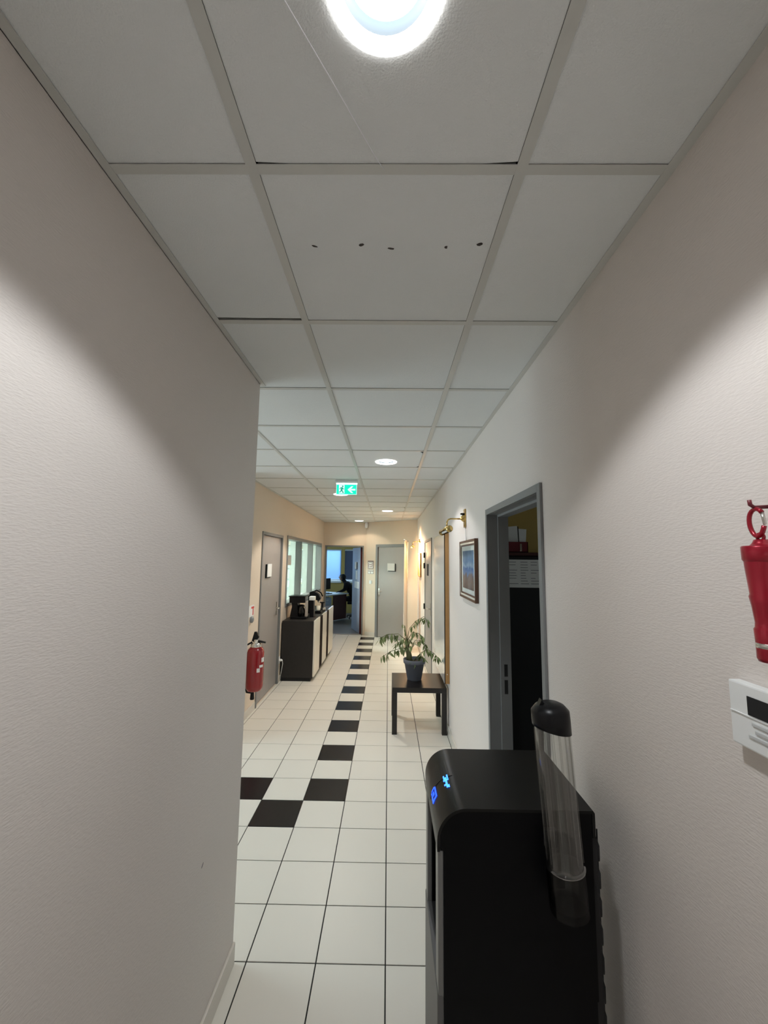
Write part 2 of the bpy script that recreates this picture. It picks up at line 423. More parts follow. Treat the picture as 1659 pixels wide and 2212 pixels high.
# ------------------------------------------------------------------ baseboards
BH = 0.085
def base_x(name, x, d, spans, label):
    struct(name, PLINTH, lambda b: [b.box(x, x+d*0.011, a, c, 0.0, BH, 0.003) for a, c in spans], label)
base_x('baseboard_left', XL, 1, [(YN, YC)], 'pale tile plinth along the near left wall')
base_x('baseboard_right', XR, -1, [(YN, RD1[0]-0.03), (RD1[1]+0.03, RD2[0]-0.03), (RD2[1]+0.03, 8.83)], 'pale tile plinth along the right wall')
base_x('baseboard_hall_left', XF, 1, [(YE, FD[0]-0.03), (FD[1]+0.03, YB)], 'pale tile plinth along the far left wall')
struct('baseboard_angled', PLINTH, lambda b: (b.box(0.0, AD[0]-0.04, -0.011, 0, 0, BH, 0.003), b.box(AD[1]+0.04, 1.42, -0.011, 0, 0, BH, 0.003)), 'pale tile plinth along the slanting wall', AM)

# ------------------------------------------------------------------ doors and their frames
def frame_parts(b, a0, a1, z1, along, face, depth, sgn, fw=0.035, proud=0.012, stop=None):
    """door lining round a hole; along 'y' (wall across x) or 'x' (wall across y). face = wall face, sgn = direction INTO the wall"""
    def bx(p, q, d0, d1, z0, zz):
        if along == 'y': b.box(face+sgn*d0, face+sgn*d1, p, q, z0, zz, 0.002)
        else: b.box(p, q, face+sgn*d0, face+sgn*d1, z0, zz, 0.002)
    th = 0.028
    # casing on the wall face
    bx(a0-fw+th, a0+th, -proud, 0.0, 0, z1+fw-th); bx(a1-th, a1+fw-th, -proud, 0.0, 0, z1+fw-th); bx(a0+th, a1-th, -proud, 0.0, z1-th, z1+fw-th)
    # lining
    bx(a0, a0+th, 0.0, depth, 0, z1); bx(a1-th, a1, 0.0, depth, 0, z1); bx(a0+th, a1-th, 0.0, depth, z1-th, z1)
    if stop:
        bx(a0+th, a0+th+0.014, stop, depth, 0, z1-th); bx(a1-th-0.014, a1-th, stop, depth, 0, z1-th); bx(a0+th+0.014, a1-th-0.014, stop, depth, z1-th-0.014, z1-th)
    bx(a0-fw+th-0.0, a0+0.001, depth, depth+0.01, 0, z1+fw-th); bx(a1-0.001, a1+fw-th, depth, depth+0.01, 0, z1+fw-th)

# --- right wall, near: open doorway into the dark room
d1 = empty('door_1', (XR, 2.14, 0), 'open grey door frame on the right leading into a dark room', kind='structure')
part('door_frame', FRAME, d1, lambda b: frame_parts(b, RD1[0], RD1[1], RD1[3], 'y', XR, 0.12, 1, stop=0.055))
for z0, z1 in ((1.065, 1.135), (0.965, 1.045)):
    part('strike_plate', BLACKM, d1, lambda b: b.box(0.702, 0.722, RD1[1]-0.028-0.0155, RD1[1]-0.028-0.013, z0-.02, z1-.02), 'dark latch slot in the frame')
# the leaf stands wide open inside the dark room, against its wall
part('door_leaf', DOORG, d1, lambda b: b.box(0.80, 1.69, 1.60, 1.64, 0.008, 2.02, 0.002))

# --- right wall, far: closed door beside the tall board
d2 = empty('door_2', (XR, 6.49, 0), 'closed grey door on the right wall beyond the plant', kind='structure')
part('door_frame', FRAME, d2, lambda b: frame_parts(b, RD2[0], RD2[1], RD2[3], 'y', XR, 0.12, 1))
l2 = part('door_leaf', DOORG, d2, lambda b: b.box(XR-0.004, XR+0.036, RD2[0]+0.031, RD2[1]-0.031, 0.008, 2.013, 0.002))
for z in (1.81, 1.635, 0.97):
    part('hinge', BLACKM, d2, lambda b: b.lathe((XR-0.022, RD2[1]-0.036, z-0.045), [(0.011, 0), (0.011, 0.09)], 12))
part('door_sign', BLACKM, l2, lambda b: b.box(XR-0.016, XR-0.004, 6.43, 6.58, 1.49, 1.67, 0.002), 'black door plate')
def lever_x(b, x, y, z, d, dirn):   # lever handle on a leaf facing -x or +x
    b.box(x, x+d*0.008, y-0.02, y+0.02, z-0.10, z+0.08, 0.003)
    b.tube([(x+d*0.006, y, z), (x+d*0.05, y, z), (x+d*0.055, y+dirn*0.02, z), (x+d*0.055, y+dirn*0.12, z)], 0.009, 10)
part('door_handle', STEEL, l2, lambda b: lever_x(b, XR-0.004, 6.07, 1.03, -1, 1))

# --- left wall: closed door beside the fire extinguisher
d3 = empty('door_3', (XF, 5.475, 0), 'closed grey door on the left beside the fire extinguisher', kind='structure')
part('door_frame', FRAME, d3, lambda b: frame_parts(b, FD[0], FD[1], FD[3], 'y', XF, 0.12, -1, fw=0.038))
l3 = part('door_leaf', DOORG, d3, lambda b: b.box(XF-0.055, XF-0.015, FD[0]+0.03, FD[1]-0.03, 0.008, 2.014, 0.002))
s3 = part('sign_plate', BLACK, l3, lambda b: b.box(XF-0.015, XF+0.002, 5.225, 5.41, 1.478, 1.652, 0.002), 'white notice on black plate')
part('notice_face', PAPER, s3, lambda b: b.box(XF+0.002, XF+0.012, 5.235, 5.42, 1.492, 1.656, 0.002))
part('door_handle', STEEL, l3, lambda b: lever_x(b, XF-0.015, 5.80, 1.05, 1, -1))

# --- end wall: office door, leaf swung into the office
d4 = empty('door_4', (-1.03, YB, 0), 'open blue-grey office door at the end of the corridor', kind='structure')
part('door_frame', FRAME, d4, lambda b: frame_parts(b, OD[0], OD[1], OD[3], 'x', YB, 0.12, 1, fw=0.032))
HX, HY = OD[1]-0.034, YB+0.075
ang = math.radians(17.5)
LD = Vector((-math.sin(ang), math.cos(ang), 0)); LN = Vector((-math.cos(ang), -math.sin(ang), 0))
LM = Matrix(((LD.x, LN.x, 0, HX), (LD.y, LN.y, 0, HY), (0, 0, 1, 0), (0, 0, 0, 1)))
l4 = part('door_leaf', DOORB, d4, lambda b: b.box(0.03, 0.86, 0.0, 0.04, 0.008, 2.012, 0.002), M=LM)
part('leaf_edge', DARKRED, l4, lambda b: b.box(0.0, 0.03, -0.002, 0.042, 0.008, 2.012, 0.001), 'dark red door edge', M=LM)
s4 = part('sign_plate', BLACK, l4, lambda b: b.box(0.32, 0.50, 0.04, 0.055, 1.48, 1.655, 0.002), 'white notice on black plate', M=LM)
part('notice_face', PAPER, s4, lambda b: b.box(0.335, 0.515, 0.055, 0.063, 1.492, 1.66, 0.001), M=LM)
part('paper_notice', PAPER, l4, lambda b: b.box(0.33, 0.49, 0.04, 0.043, 1.24, 1.45), 'small white sheet', M=LM)
part('paper_notice', PAPER, l4, lambda b: b.box(0.13, 0.60, 0.04, 0.043, 1.03, 1.19), 'wide white sheet', M=LM)

# --- slanting wall: closed door
d5 = empty('door_5', A0+ADIR*0.73, 'closed grey door in the slanting end wall', kind='structure')
def ang_frame(b):
    frame_parts(b, AD[0], AD[1], AD[3], 'x', 0, 0.12, 1, fw=0.06)
part('door_frame', FRAME, d5, ang_frame, M=AM)
l5 = part('door_leaf', DOORG, d5, lambda b: b.box(AD[0]+0.03, AD[1]-0.03, 0.012, 0.05, 0.008, 2.01, 0.002), M=AM)
s5 = part('sign_plate', BLACK, l5, lambda b: b.box(0.655, 0.862, -0.002, 0.012, 1.466, 1.640, 0.002), 'white notice on black plate', M=AM)
part('notice_face', PAPER, s5, lambda b: b.box(0.643, 0.845, -0.012, -0.002, 1.484, 1.647, 0.002), M=AM)
def lever_ang(b):
    b.box(0.375, 0.415, 0.004, 0.012, 0.90, 1.08, 0.003)
    b.tube([(0.395, 0.01, 1.02), (0.395, -0.045, 1.02), (0.41, -0.05, 1.02), (0.51, -0.05, 1.02)], 0.009, 10)
    b.tube([(0.395, 0.01, 0.93), (0.395, -0.02, 0.93), (0.40, -0.03, 0.92), (0.43, -0.03, 0.915)], 0.006, 8)
part('door_handle', STEEL, l5, lever_ang, M=AM)

# --- entrance doors in the side hall (daylight)
d6 = empty('door_6', (-3.76, 3.025, 0), 'glazed entrance doors at the end of the side hall', kind='structure')
def ent(b):
    for y0, y1 in ((2.15, 2.22), (2.99, 3.06), (3.83, 3.9)): b.box(-3.80, -3.72, y0, y1, 0, 2.3, 0.003)
    b.box(-3.80, -3.72, 2.22, 2.99, 2.22, 2.3); b.box(-3.80, -3.72, 3.06, 3.83, 2.22, 2.3)
    b.box(-3.80, -3.72, 2.22, 2.99, 0, 0.12); b.box(-3.80, -3.72, 3.06, 3.83, 0, 0.12)
part('door_frame', FRAME, d6, ent)
for y0, y1 in ((2.22, 2.99), (3.06, 3.83)):
    part('glass_pane', GLASS, d6, lambda b: b.box(-3.765, -3.757, y0, y1, 0.12, 2.22))

# ------------------------------------------------------------------ left wall: three-pane interior window
win = empty('window_1', (XF, 7.83, FW[2]), 'grey framed three-pane interior window above the black sideboard', kind='structure')
def winframe(b):
    y0, y1, z0, z1 = FW
    dp = 0.12
    for a, c in ((y0, y0+0.045), (y1-0.045, y1)): b.box(XF+0.012, XF-dp, a, c, z0, z1, 0.002)
    b.box(XF+0.012, XF-dp, y0+0.045, y1-0.045, z0, z0+0.05, 0.002); b.box(XF+0.012, XF-dp, y0+0.045, y1-0.045, z1-0.05, z1, 0.002)
part('window_frame', FRAME, win, winframe)
MY = [7.28, 8.36]
for y in MY:
    part('mullion', FRAME, win, lambda b: b.box(XF+0.004, XF-0.10, y-0.025, y+0.025, FW[2]+0.05, FW[3]-0.05, 0.002))
ys = [FW[0]+0.045]+[q for y in MY for q in (y-0.025, y+0.025)]+[FW[1]-0.045]
for a, c in zip(ys[0::2], ys[1::2]):
    part('glass_pane', GLASS, win, lambda b: b.box(XF-0.100, XF-0.094, a, c, FW[2]+0.05, FW[3]-0.05))
pn = MB(); pn.box(XF-0.0935, XF-0.0925, 6.70, 6.93, 1.62, 1.78)
tag(pn.build('window_note', PAPER, win), 'small white sheet stuck to the glass')

# ------------------------------------------------------------------ side office behind the window
struct('floor_side_office', mat('side_office_floor', (0.45, 0.44, 0.42), 0.5), lambda b: b.box(-4.6, XF-0.12, YE+0.12, 9.9, -0.06, 0.0), 'pale floor of the office behind the interior window')
struct('ceiling_side_office', CEILP, lambda b: b.box(-4.6, XF-0.12, YE+0.12, 9.9, C, C+0.05), 'ceiling of the office behind the interior window')
wall_x('wall_side_office_far', OFFW, -4.5, -4.6, YE+0.12, 9.9, [(6.5, 9.4, 0.95, 2.2)], 'pale wall of the office behind the interior window')
wall_y('wall_side_office_end', OFFW, 9.75, 9.85, -4.5, XF-0.12, [], 'pale end wall of the office behind the interior window')
wall_y('wall_side_office_near', OFFW, 6.02, 5.97, -4.5, XF-0.12, [], 'pale near wall of the office behind the interior window')
def so_win(b):
    for a, c in ((6.5, 6.56), (7.92, 7.98), (9.34, 9.4)): b.box(-4.58, -4.52, a, c, 0.95, 2.2)
    b.box(-4.58, -4.52, 6.56, 9.34, 0.95, 1.01); b.box(-4.58, -4.52, 6.56, 9.34, 2.14, 2.2)
sl = empty('added_light_panel', (-3.2, 7.9, C), 'unseen square ceiling light added to brighten the office behind the interior window', 'ceiling lamp')  # unseen lamp, added so the interior window panes look bright
part('frame', WHITE, sl, lambda b: (b.box(-3.5, -3.47, 7.6, 8.2, C-0.03, C-0.001), b.box(-2.93, -2.9, 7.6, 8.2, C-0.03, C-0.001), b.box(-3.47, -2.93, 7.6, 7.63, C-0.03, C-0.001), b.box(-3.47, -2.93, 8.17, 8.2, C-0.03, C-0.001)))
part('diffuser', mat('added_panel_glow', (0.9, 0.9, 0.9), 0.5, emit=(0.92, 1.0, 0.97), estr=190.0), sl, lambda b: b.box(-3.47, -2.93, 7.63, 8.17, C-0.02, C-0.002))
w2 = struct('window_2', WHITE, so_win, 'unseen outside window added to light the office behind the interior window')  # unseen window, added to let light into the side office
part('glass_pane', GLASS, w2, lambda b: b.box(-4.553, -4.547, 6.56, 9.34, 1.01, 2.14))

# ------------------------------------------------------------------ office at the end
struct('floor_office', mat('office_floor', (0.20, 0.18, 0.17), 0.45, var=0.1), lambda b: b.box(-3.6, 0.75, YB+0.12, 13.75, -0.06, -0.001), 'dark floor of the office at the end')
struct('ceiling_office', CEILP, lambda b: b.box(-3.6, 0.75, YB+0.4, 13.75, C, C+0.05), 'ceiling of the office at the end')
struct('door_threshold', mat('threshold_tile', (0.62, 0.59, 0.54), 0.35), lambda b: b.box(OD[0]+0.028, OD[1]-0.028, YB+0.06, YB+0.12, -0.02, 0.001), 'pale threshold under the office door')
WY = 13.6
wall_y('wall_office_window', YELLOW, WY, WY+0.12, -3.6, 0.75, [(-2.85, -1.535, 0.985, 2.045), (-1.425, -0.35, 0.985, 2.045)], 'yellow office wall with blinds over its windows')
wall_x('wall_office_left', YELLOW, -3.5, -3.6, YB+0.12, WY, [(11.0, 12.8, 0.985, 2.045)], 'left wall of the office at the end')
wall_x('wall_office_right', OFFW, 0.65, 0.75, 9.1, WY, [], 'right wall of the office at the end')
wn = 0
for (a, c, m, lab) in ((-2.85, -1.535, BLIND, 'office window with a sunlit pale blue blind'), (-1.425, -0.35, BLINDD, 'office window with a blind coloured dark for its weaker backlight')):
    wn += 1
    def wf(b):
        b.box(a, a+0.03, WY+0.02, WY+0.08, 0.985, 2.045); b.box(c-0.03, c, WY+0.02, WY+0.08, 0.985, 2.045)
        b.box(a+0.03, c-0.03, WY+0.02, WY+0.08, 0.985, 1.03); b.box(a+0.03, c-0.03, WY+0.02, WY+0.08, 2.0, 2.045)
        b.box(a-0.02, c+0.02, WY-0.06, WY+0.0, 0.96, 0.985, 0.003)
    wo = struct('window_%d' % (2+wn), WHITE, wf, lab)
    part('glass_pane', GLASS, wo, lambda b: b.box(a+0.03, c-0.03, WY+0.045, WY+0.05, 1.03, 2.0))
    def slats(b):
        z = 1.07
        while z < 2.0:
            b._add([(a+0.01, WY-0.008, z), (c-0.01, WY-0.008, z), (c-0.01, WY+0.012, z+0.026), (a+0.01, WY+0.012, z+0.026)], [(0, 1, 2, 3)])
            z += 0.0235
    part('blind_slats', m, wo, slats, kind='stuff')
    part('blind_rail', WHITE, wo, lambda b: (b.box(a, c, WY-0.02, WY+0.015, 2.0, 2.03, 0.003), b.box(a, c, WY-0.012, WY+0.012, 1.045, 1.065, 0.003)))

def ofw(b):
    b.box(-3.58, -3.52, 11.0, 11.05, 0.985, 2.045); b.box(-3.58, -3.52, 12.75, 12.8, 0.985, 2.045); b.box(-3.58, -3.52, 11.05, 12.75, 0.985, 1.035); b.box(-3.58, -3.52, 11.05, 12.75, 1.995, 2.045)
w6 = struct('window_6', WHITE, ofw, 'unseen side window added to light the office at the end')  # unseen window, added so light reaches the door leaf from the left
part('glass_pane', GLASS, w6, lambda b: b.box(-3.553, -3.547, 11.05, 12.75, 1.035, 1.995))
# office desk, turned on the floor
DU = Vector((0.53, 0.848, 0)); DV = Vector((-0.848, 0.53, 0)); DP = Vector((-1.515, 11.80, 0))
DM = Matrix(((DU.x, DV.x, 0, DP.x), (DU.y, DV.y, 0, DP.y), (0, 0, 1, 0), (0, 0, 0, 1)))
desk = empty('office_desk', DP, 'white topped desk with mahogany front seen through the office door', 'desk')
part('desk_top', WHITE, desk, lambda b: b.box(-0.62, 0.60, -0.06, 0.78, 0.715, 0.742, 0.004), M=DM)
part('front_panel', REDWOOD, desk, lambda b: b.box(-0.02, 0.57, 0.0, 0.025, 0.02, 0.715), M=DM)
part('leg', STEEL, desk, lambda b: b.box(0.53, 0.57, 0.68, 0.72, 0.0, 0.715), M=DM)
part('side_panel', REDWOOD, desk, lambda b: b.box(-0.60, -0.575, 0.0, 0.72, 0.0, 0.715), M=DM)
ped = empty('drawer_pedestal', DM @ Vector((-0.28, 0.12, 0)), 'pale blue-grey drawer pedestal under the office desk', 'drawers')
PALEB = mat('pale_blue_metal', (0.45, 0.52, 0.62), 0.4)
part('body', PALEB, ped, lambda b: b.box(-0.50, -0.06, 0.05, 0.55, 0.10, 0.66, 0.004), M=DM)
for z in (0.12, 0.30, 0.48):
    dd = part('drawer', PALEB, ped, lambda b: b.box(-0.49, -0.07, 0.03, 0.05, z, z+0.165, 0.003), M=DM)
    part('handle', STEEL, dd, lambda b: b.box(-0.34, -0.22, 0.018, 0.03, z+0.10, z+0.115, 0.002), M=DM)
for cx_ in (-0.46, -0.10):
    for cy_ in (0.09, 0.5):
        part('caster', BLACK, ped, lambda b: b.lathe((cx_, cy_, 0.0), [(0.02, 0), (0.03, 0.02), (0.03, 0.08), (0.02, 0.10)], 10), M=DM)
mon = empty('computer_monitor', DM @ Vector((0.146, 0.427, 0.742)), 'black monitor on the office desk beside the door jamb', 'monitor')
MMm = Matrix.Translation(DM @ Vector((0.146, 0.427, 0.742))) @ Matrix.Rotation(math.radians(70), 4, 'Z')
part('screen', BLACK, mon, lambda b: b.box(-0.25, 0.25, -0.015, 0.02, 0.10, 0.42, 0.006), M=MMm)
part('stand', BLACK, mon, lambda b: (b.box(-0.03, 0.03, 0.02, 0.045, 0.01, 0.25, 0.004), b.box(-0.11, 0.11, -0.06, 0.10, 0.0005, 0.014, 0.004)), M=MMm)
kb = MB(DM); kb.box(-0.10, 0.10, 0.15, 0.30, 0.7425, 0.76, 0.004)
tag(kb.build('desk_phone', BLACK, base=DM @ Vector((0.0, 0.22, 0.7425))), 'flat black device lying on the white office desk', 'phone')

# office chair and the person leaning over the desk
PX, PY = -1.0, 12.45
ch = empty('office_chair', (PX+0.06, PY, 0), 'dark office chair under the seated person', 'chair')
part('seat', BLACKM, ch, lambda b: b.box(PX-0.18, PX+0.26, PY-0.23, PY+0.23, 0.42, 0.50, 0.02))
part('backrest', BLACKM, ch, lambda b: b.box(PX+0.27, PX+0.33, PY-0.20, PY+0.20, 0.60, 0.98, 0.02))
part('back_support', BLACK, ch, lambda b: b.tube([(PX+0.10, PY, 0.41), (PX+0.30, PY, 0.44), (PX+0.345, PY, 0.60), (PX+0.345, PY, 0.75)], 0.016, 8))
part('gas_post', STEEL, ch, lambda b: b.lathe((PX+0.06, PY, 0.08), [(0.03, 0), (0.03, 0.2), (0.018, 0.2), (0.018, 0.335)], 12))
for k in range(5):
    a = 2*PI*k/5+0.3
    lg = part('leg', BLACK, ch, lambda b: b.tube([(PX+0.06, PY, 0.10), (PX+0.06+0.28*math.cos(a), PY+0.28*math.sin(a), 0.065)], [0.022, 0.014], 8))
    part('caster', BLACK, lg, lambda b: b.lathe((PX+0.06+0.28*math.cos(a)-0.012, PY+0.28*math.sin(a), 0.028), [(0.027, 0), (0.027, 0.024)], 12, axis='x'))

def skin_body(name, nodes, edges, m, parent, root=0, lev=2):
    me = bpy.data.meshes.new(name); off = parent.location
    me.from_pydata([Vector(n[0])-off for n in nodes], edges, [])
    o = bpy.data.objects.new(name, me); COL.objects.link(o); o.parent = parent
    md = o.modifiers.new('skin', 'SKIN'); md.use_smooth_shade = True
    for i, n in enumerate(nodes):
        sv = me.skin_vertices[0].data[i]; r = n[1]
        sv.radius = r if isinstance(r, tuple) else (r, r); sv.use_root = (i == root)
    sb = o.modifiers.new('sub', 'SUBSURF'); sb.levels = lev; sb.render_levels = lev
    me.materials.append(m); return o
per = empty('person', (PX, PY, 0), 'person in black clothes leaning forward over the office desk', 'person')
N = []; E_ = []
def nd(p, r, parent=None):
    N.append(((PX+p[0], PY+p[1], p[2]), r))
    if parent is not None: E_.append((parent, len(N)-1))
    return len(N)-1
pel = nd((0.06, 0, 0.60), (0.17, 0.15)); wst = nd((-0.05, 0, 0.76), (0.16, 0.145), pel); cst = nd((-0.17, 0, 0.92), (0.20, 0.175), wst)
nk0 = nd((-0.27, 0, 1.035), 0.07, cst); nk = nd((-0.305, 0, 1.075), 0.055, nk0); hd0 = nd((-0.335, 0, 1.115), 0.072, nk); hd = nd((-0.36, 0, 1.175), 0.078, hd0); hd1 = nd((-0.365, 0, 1.22), 0.05, hd)
for sgn in (-1, 1):
    sh = nd((-0.22, sgn*0.18, 0.985), 0.085, cst); el = nd((-0.26, sgn*0.24, 0.84), 0.058, sh)
    wr = nd((-0.36, sgn*0.17, 0.79), 0.038, el); pm = nd((-0.41, sgn*0.155, 0.776), 0.027, wr)
    for q, (dy, ln) in enumerate(((-0.028, .07), (-0.010, .082), (0.010, .078), (0.027, .062))):
        a1_ = nd((-0.41-0.035, sgn*0.155+dy, 0.772), 0.0095, pm); nd((-0.41-0.035-ln, sgn*0.155+dy*1.3, 0.758), 0.0075, a1_)
    t1 = nd((-0.395, sgn*0.155-sgn*0.04, 0.770), 0.010, pm); nd((-0.425, sgn*0.155-sgn*0.07, 0.760), 0.008, t1)
    hp = nd((-0.02, sgn*0.09, 0.575), 0.085, pel); kn = nd((-0.40, sgn*0.12, 0.54), 0.062, hp)
    an = nd((-0.34, sgn*0.12, 0.11), 0.042, kn); nd((-0.44, sgn*0.13, 0.045), 0.036, an)
body = skin_body('body', N, E_, CLOTH, per, 0)
# hands and face show skin: thin skin-coloured shells over head and hands
def head_fn(b):
    b.lathe((PX-0.373, PY, 1.095), [(0.03, 0), (0.062, 0.02), (0.078, 0.06), (0.084, 0.10), (0.078, 0.135), (0.05, 0.165), (0.0, 0.175)], 16)
hh = part('face', SKIN, per, head_fn)
part('nose', SKIN, hh, lambda b: b.tube([(PX-0.450, PY, 1.195), (PX-0.470, PY, 1.19), (PX-0.450, PY, 1.160)], [0.008, 0.012, 0.008], 6))
for sgn in (-1, 1):
    part('ear', SKIN, hh, lambda b: b.lathe((PX-0.368, PY+sgn*0.08, 1.180), [(0.024, -0.007), (0.024, 0.007)], 10, axis='y'))
    part('eye', BLACKM, hh, lambda b: b.lathe((PX-0.450, PY+sgn*0.03, 1.202), [(0.002, -0.004), (0.008, 0), (0.002, 0.004)], 8))
part('mouth', DARKRED, hh, lambda b: b.box(PX-0.444, PX-0.438, PY-0.022, PY+0.022, 1.130, 1.137))
part('hair', HAIR, per, lambda b: b.lathe((PX-0.350, PY, 1.145), [(0.082, 0), (0.098, 0.04), (0.098, 0.085), (0.075, 0.12), (0.03, 0.138), (0.0, 0.14)], 18))

# ------------------------------------------------------------------ dark room on the right
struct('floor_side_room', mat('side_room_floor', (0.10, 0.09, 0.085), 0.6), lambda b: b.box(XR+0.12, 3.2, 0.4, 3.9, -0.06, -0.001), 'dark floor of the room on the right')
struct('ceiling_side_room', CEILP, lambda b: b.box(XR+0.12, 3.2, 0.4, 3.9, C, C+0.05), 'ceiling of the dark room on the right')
wall_y('wall_side_room_far', YELLOW, 3.78, 3.9, XR+0.12, 3.2, [], 'ochre yellow wall inside the dark room')
wall_x('wall_side_room_right', YELLOW, 3.1, 3.2, 0.4, 3.78, [(1.8, 3.0, 1.0, 2.1)], 'right wall of the dark room')
wall_y('wall_side_room_near', YELLOW, 0.5, 0.4, XR+0.12, 3.1, [], 'near wall of the dark room')
def srw(b):
    b.box(3.12, 3.18, 1.8, 1.85, 1.0, 2.1); b.box(3.12, 3.18, 2.95, 3.0, 1.0, 2.1); b.box(3.12, 3.18, 1.85, 2.95, 1.0, 1.05); b.box(3.12, 3.18, 1.85, 2.95, 2.05, 2.1)
w5 = struct('window_5', WHITE, srw, 'unseen outside window added to brighten the dark room on the right')  # unseen window, added to let some light into the room
part('glass_pane', GLASS, w5, lambda b: b.box(3.148, 3.154, 1.85, 2.95, 1.05, 2.05))
cb = empty('tall_cabinet', (1.09, 3.5, 0), 'tall black cabinet in the dark room behind the open doorway', 'cabinet')
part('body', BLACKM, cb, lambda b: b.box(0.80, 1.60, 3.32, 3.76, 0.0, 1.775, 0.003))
part('top_board', mat('dark_red_board', (0.06, 0.014, 0.012), 0.5), cb, lambda b: b.box(0.79, 1.61, 3.29, 3.77, 1.775, 1.80, 0.003))
for a, c in ((0.803, 1.198), (1.202, 1.597)):
    dr = part('door', BLACKM, cb, lambda b: b.box(a, c, 3.30, 3.32, 0.06, 1.765, 0.002))
pp = empty('taped_sheet', (1.07, 3.298, 1.52), 'large white printed sheet taped to the black cabinet', 'paper')
part('sheet', PAPER, pp, lambda b: b.box(0.90, 1.205, 3.2965, 3.2995, 1.525, 1.743))
def lines_fn(b):
    for k in range(9):
        z = 1.725-k*0.021
        for x0, x1 in ((0.92, 1.03), (1.045, 1.11), (1.125, 1.19)):
            if random.random() < 0.8: b.box(x0, x1-random.uniform(0, .03), 3.2958, 3.2966, z-0.004, z)
part('print', INK, pp, lines_fn, 'rows of grey print', kind='stuff')
bx = empty('red_box', (1.03, 3.40, 1.80), 'dark red storage box on top of the black cabinet', 'box')
def redbox(b):
    x0, x1, y0, y1, z0, z1 = 0.955, 1.12, 3.33, 3.55, 1.80, 1.885
    b.box(x0, x1, y0, y1, z0, z0+0.006); b.box(x0, x0+0.006, y0, y1, z0, z1); b.box(x1-0.006, x1, y0, y1, z0, z1); b.box(x0, x1, y0, y0+0.006, z0, z1); b.box(x0, x1, y1-0.006, y1, z0, z1)
part('body', mat('dark_red_card', (0.14, 0.012, 0.02), 0.45), bx, redbox)
part('label_holder', STEEL, bx, lambda b: b.box(1.055, 1.07, 3.327, 3.33, 1.81, 1.87))
fo = MB(Matrix.Translation((1.03, 3.44, 1.807)) @ Matrix.Rotation(math.radians(-6), 4, 'Y'))
fo.box(-0.075, 0.06, -0.004, 0.004, 0, 0.21)
tag(fo.build('paper_folder', PAPER, base=(1.03, 3.44, 1.807)), 'white folder standing upright at the back of the red box', 'folder')
fo = MB(Matrix.Translation((1.075, 3.37, 1.807)) @ Matrix.Rotation(math.radians(4), 4, 'Y'))
fo.box(-0.035, 0.035, -0.003, 0.003, 0, 0.185)
tag(fo.build('paper_folder', WHITE, base=(1.075, 3.37, 1.807)), 'narrow white card at the front right of the red box', 'folder')
st = MB(); st.tube([(1.055, 3.35, 1.81), (1.045, 3.34, 2.01)], 0.004, 6)
tag(st.build('pencil', BLACK, base=(1.055, 3.35, 1.81)), 'thin black stick standing in the red box', 'pencil')

# ------------------------------------------------------------------ downlights
DLAB = ['large bright recessed ceiling lamp nearest the viewer', 'recessed ceiling lamp in front of the exit sign', 'recessed ceiling lamp just behind the exit sign',
        'recessed ceiling lamp above the end of the right wall', 'farthest recessed ceiling lamp by the office door', 'recessed ceiling lamp behind the viewer']
DPOW = [28, 27, 64, 30, 10, 48]
DCOL = [(0.93, 0.97, 1.0), (0.97, 0.98, 1.0), (1.0, 0.93, 0.82), (1.0, 0.80, 0.58), (1.0, 0.80, 0.58), (0.93, 0.97, 1.0)]
def downlight(x, y, label, power, color, scale=1.0):
    r = empty('ceiling_downlight', (x, y, C), label, 'ceiling lamp', 'recessed corridor downlights')
    part('trim_ring', RINGM, r, lambda b: b.lathe((x, y, C), [(0.070, 0.004), (0.072, -0.003), (0.084, -0.006), (0.094, -0.004), (0.096, 0.0012), (0.080, 0.0012)], 40, cap=False))
    part('reflector', LAMPR, r, lambda b: b.lathe((x, y, C), [(0.0715, 0.0), (0.069, 0.02), (0.063, 0.05), (0.048, 0.052)], 40, cap=False))
    part('lamp_disc', LAMP, r, lambda b: b.lathe((x, y, C), [(0.0, 0.004), (0.03, 0.005), (0.054, 0.009), (0.060, 0.017), (0.060, 0.05)], 40, cap=False))
    l = bpy.data.lights.new('downlight_lamp', 'SPOT'); l.energy = power; l.color = color; l.spot_size = math.radians(122); l.spot_blend = 0.24; l.shadow_soft_size = 0.035
    o = bpy.data.objects.new('downlight_lamp', l); COL.objects.link(o); o.parent = r; o.location = (0, 0, -0.008)
for (x, y), lb, pw, cl in zip(DL, DLAB, DPOW, DCOL): downlight(x, y, lb, pw, cl)

# ------------------------------------------------------------------ exit sign
ex = empty('exit_sign', (-0.468, 4.5, C), 'green illuminated exit sign hanging from the ceiling', 'exit sign')
part('housing', WHITE, ex, lambda b: b.box(-0.592, -0.346, 4.475, 4.525, C-0.032, C-0.0012, 0.005))
part('light_bar', mat('light_bar', (0.7, 0.9, 0.85), 0.4, emit=(0.75, 1.0, 0.93), estr=1.6), ex, lambda b: b.box(-0.585, -0.352, 4.482, 4.518, C-0.043, C-0.032, 0.003))
EX0, EX1, EZ0, EZ1 = -0.583, -0.356, 2.437, 2.552
plate = part('panel', EXITG, ex, lambda b: b.box(EX0, EX1, 4.494, 4.506, EZ0, EZ1, 0.002))
def exf(b):
    t = 0.004
    for (a, c, p, q) in ((EX0, EX1, EZ0, EZ0+t), (EX0, EX1, EZ1-t, EZ1), (EX0, EX0+t, EZ0+t, EZ1-t), (EX1-t, EX1, EZ0+t, EZ1-t)): b.box(a, c, 4.4925, 4.494, p, q)
part('border', EXITW, plate, exf)
W_, H_ = EX1-EX0, EZ1-EZ0
def P2(u, v): return (EX0+u*W_, EZ0+v*H_)
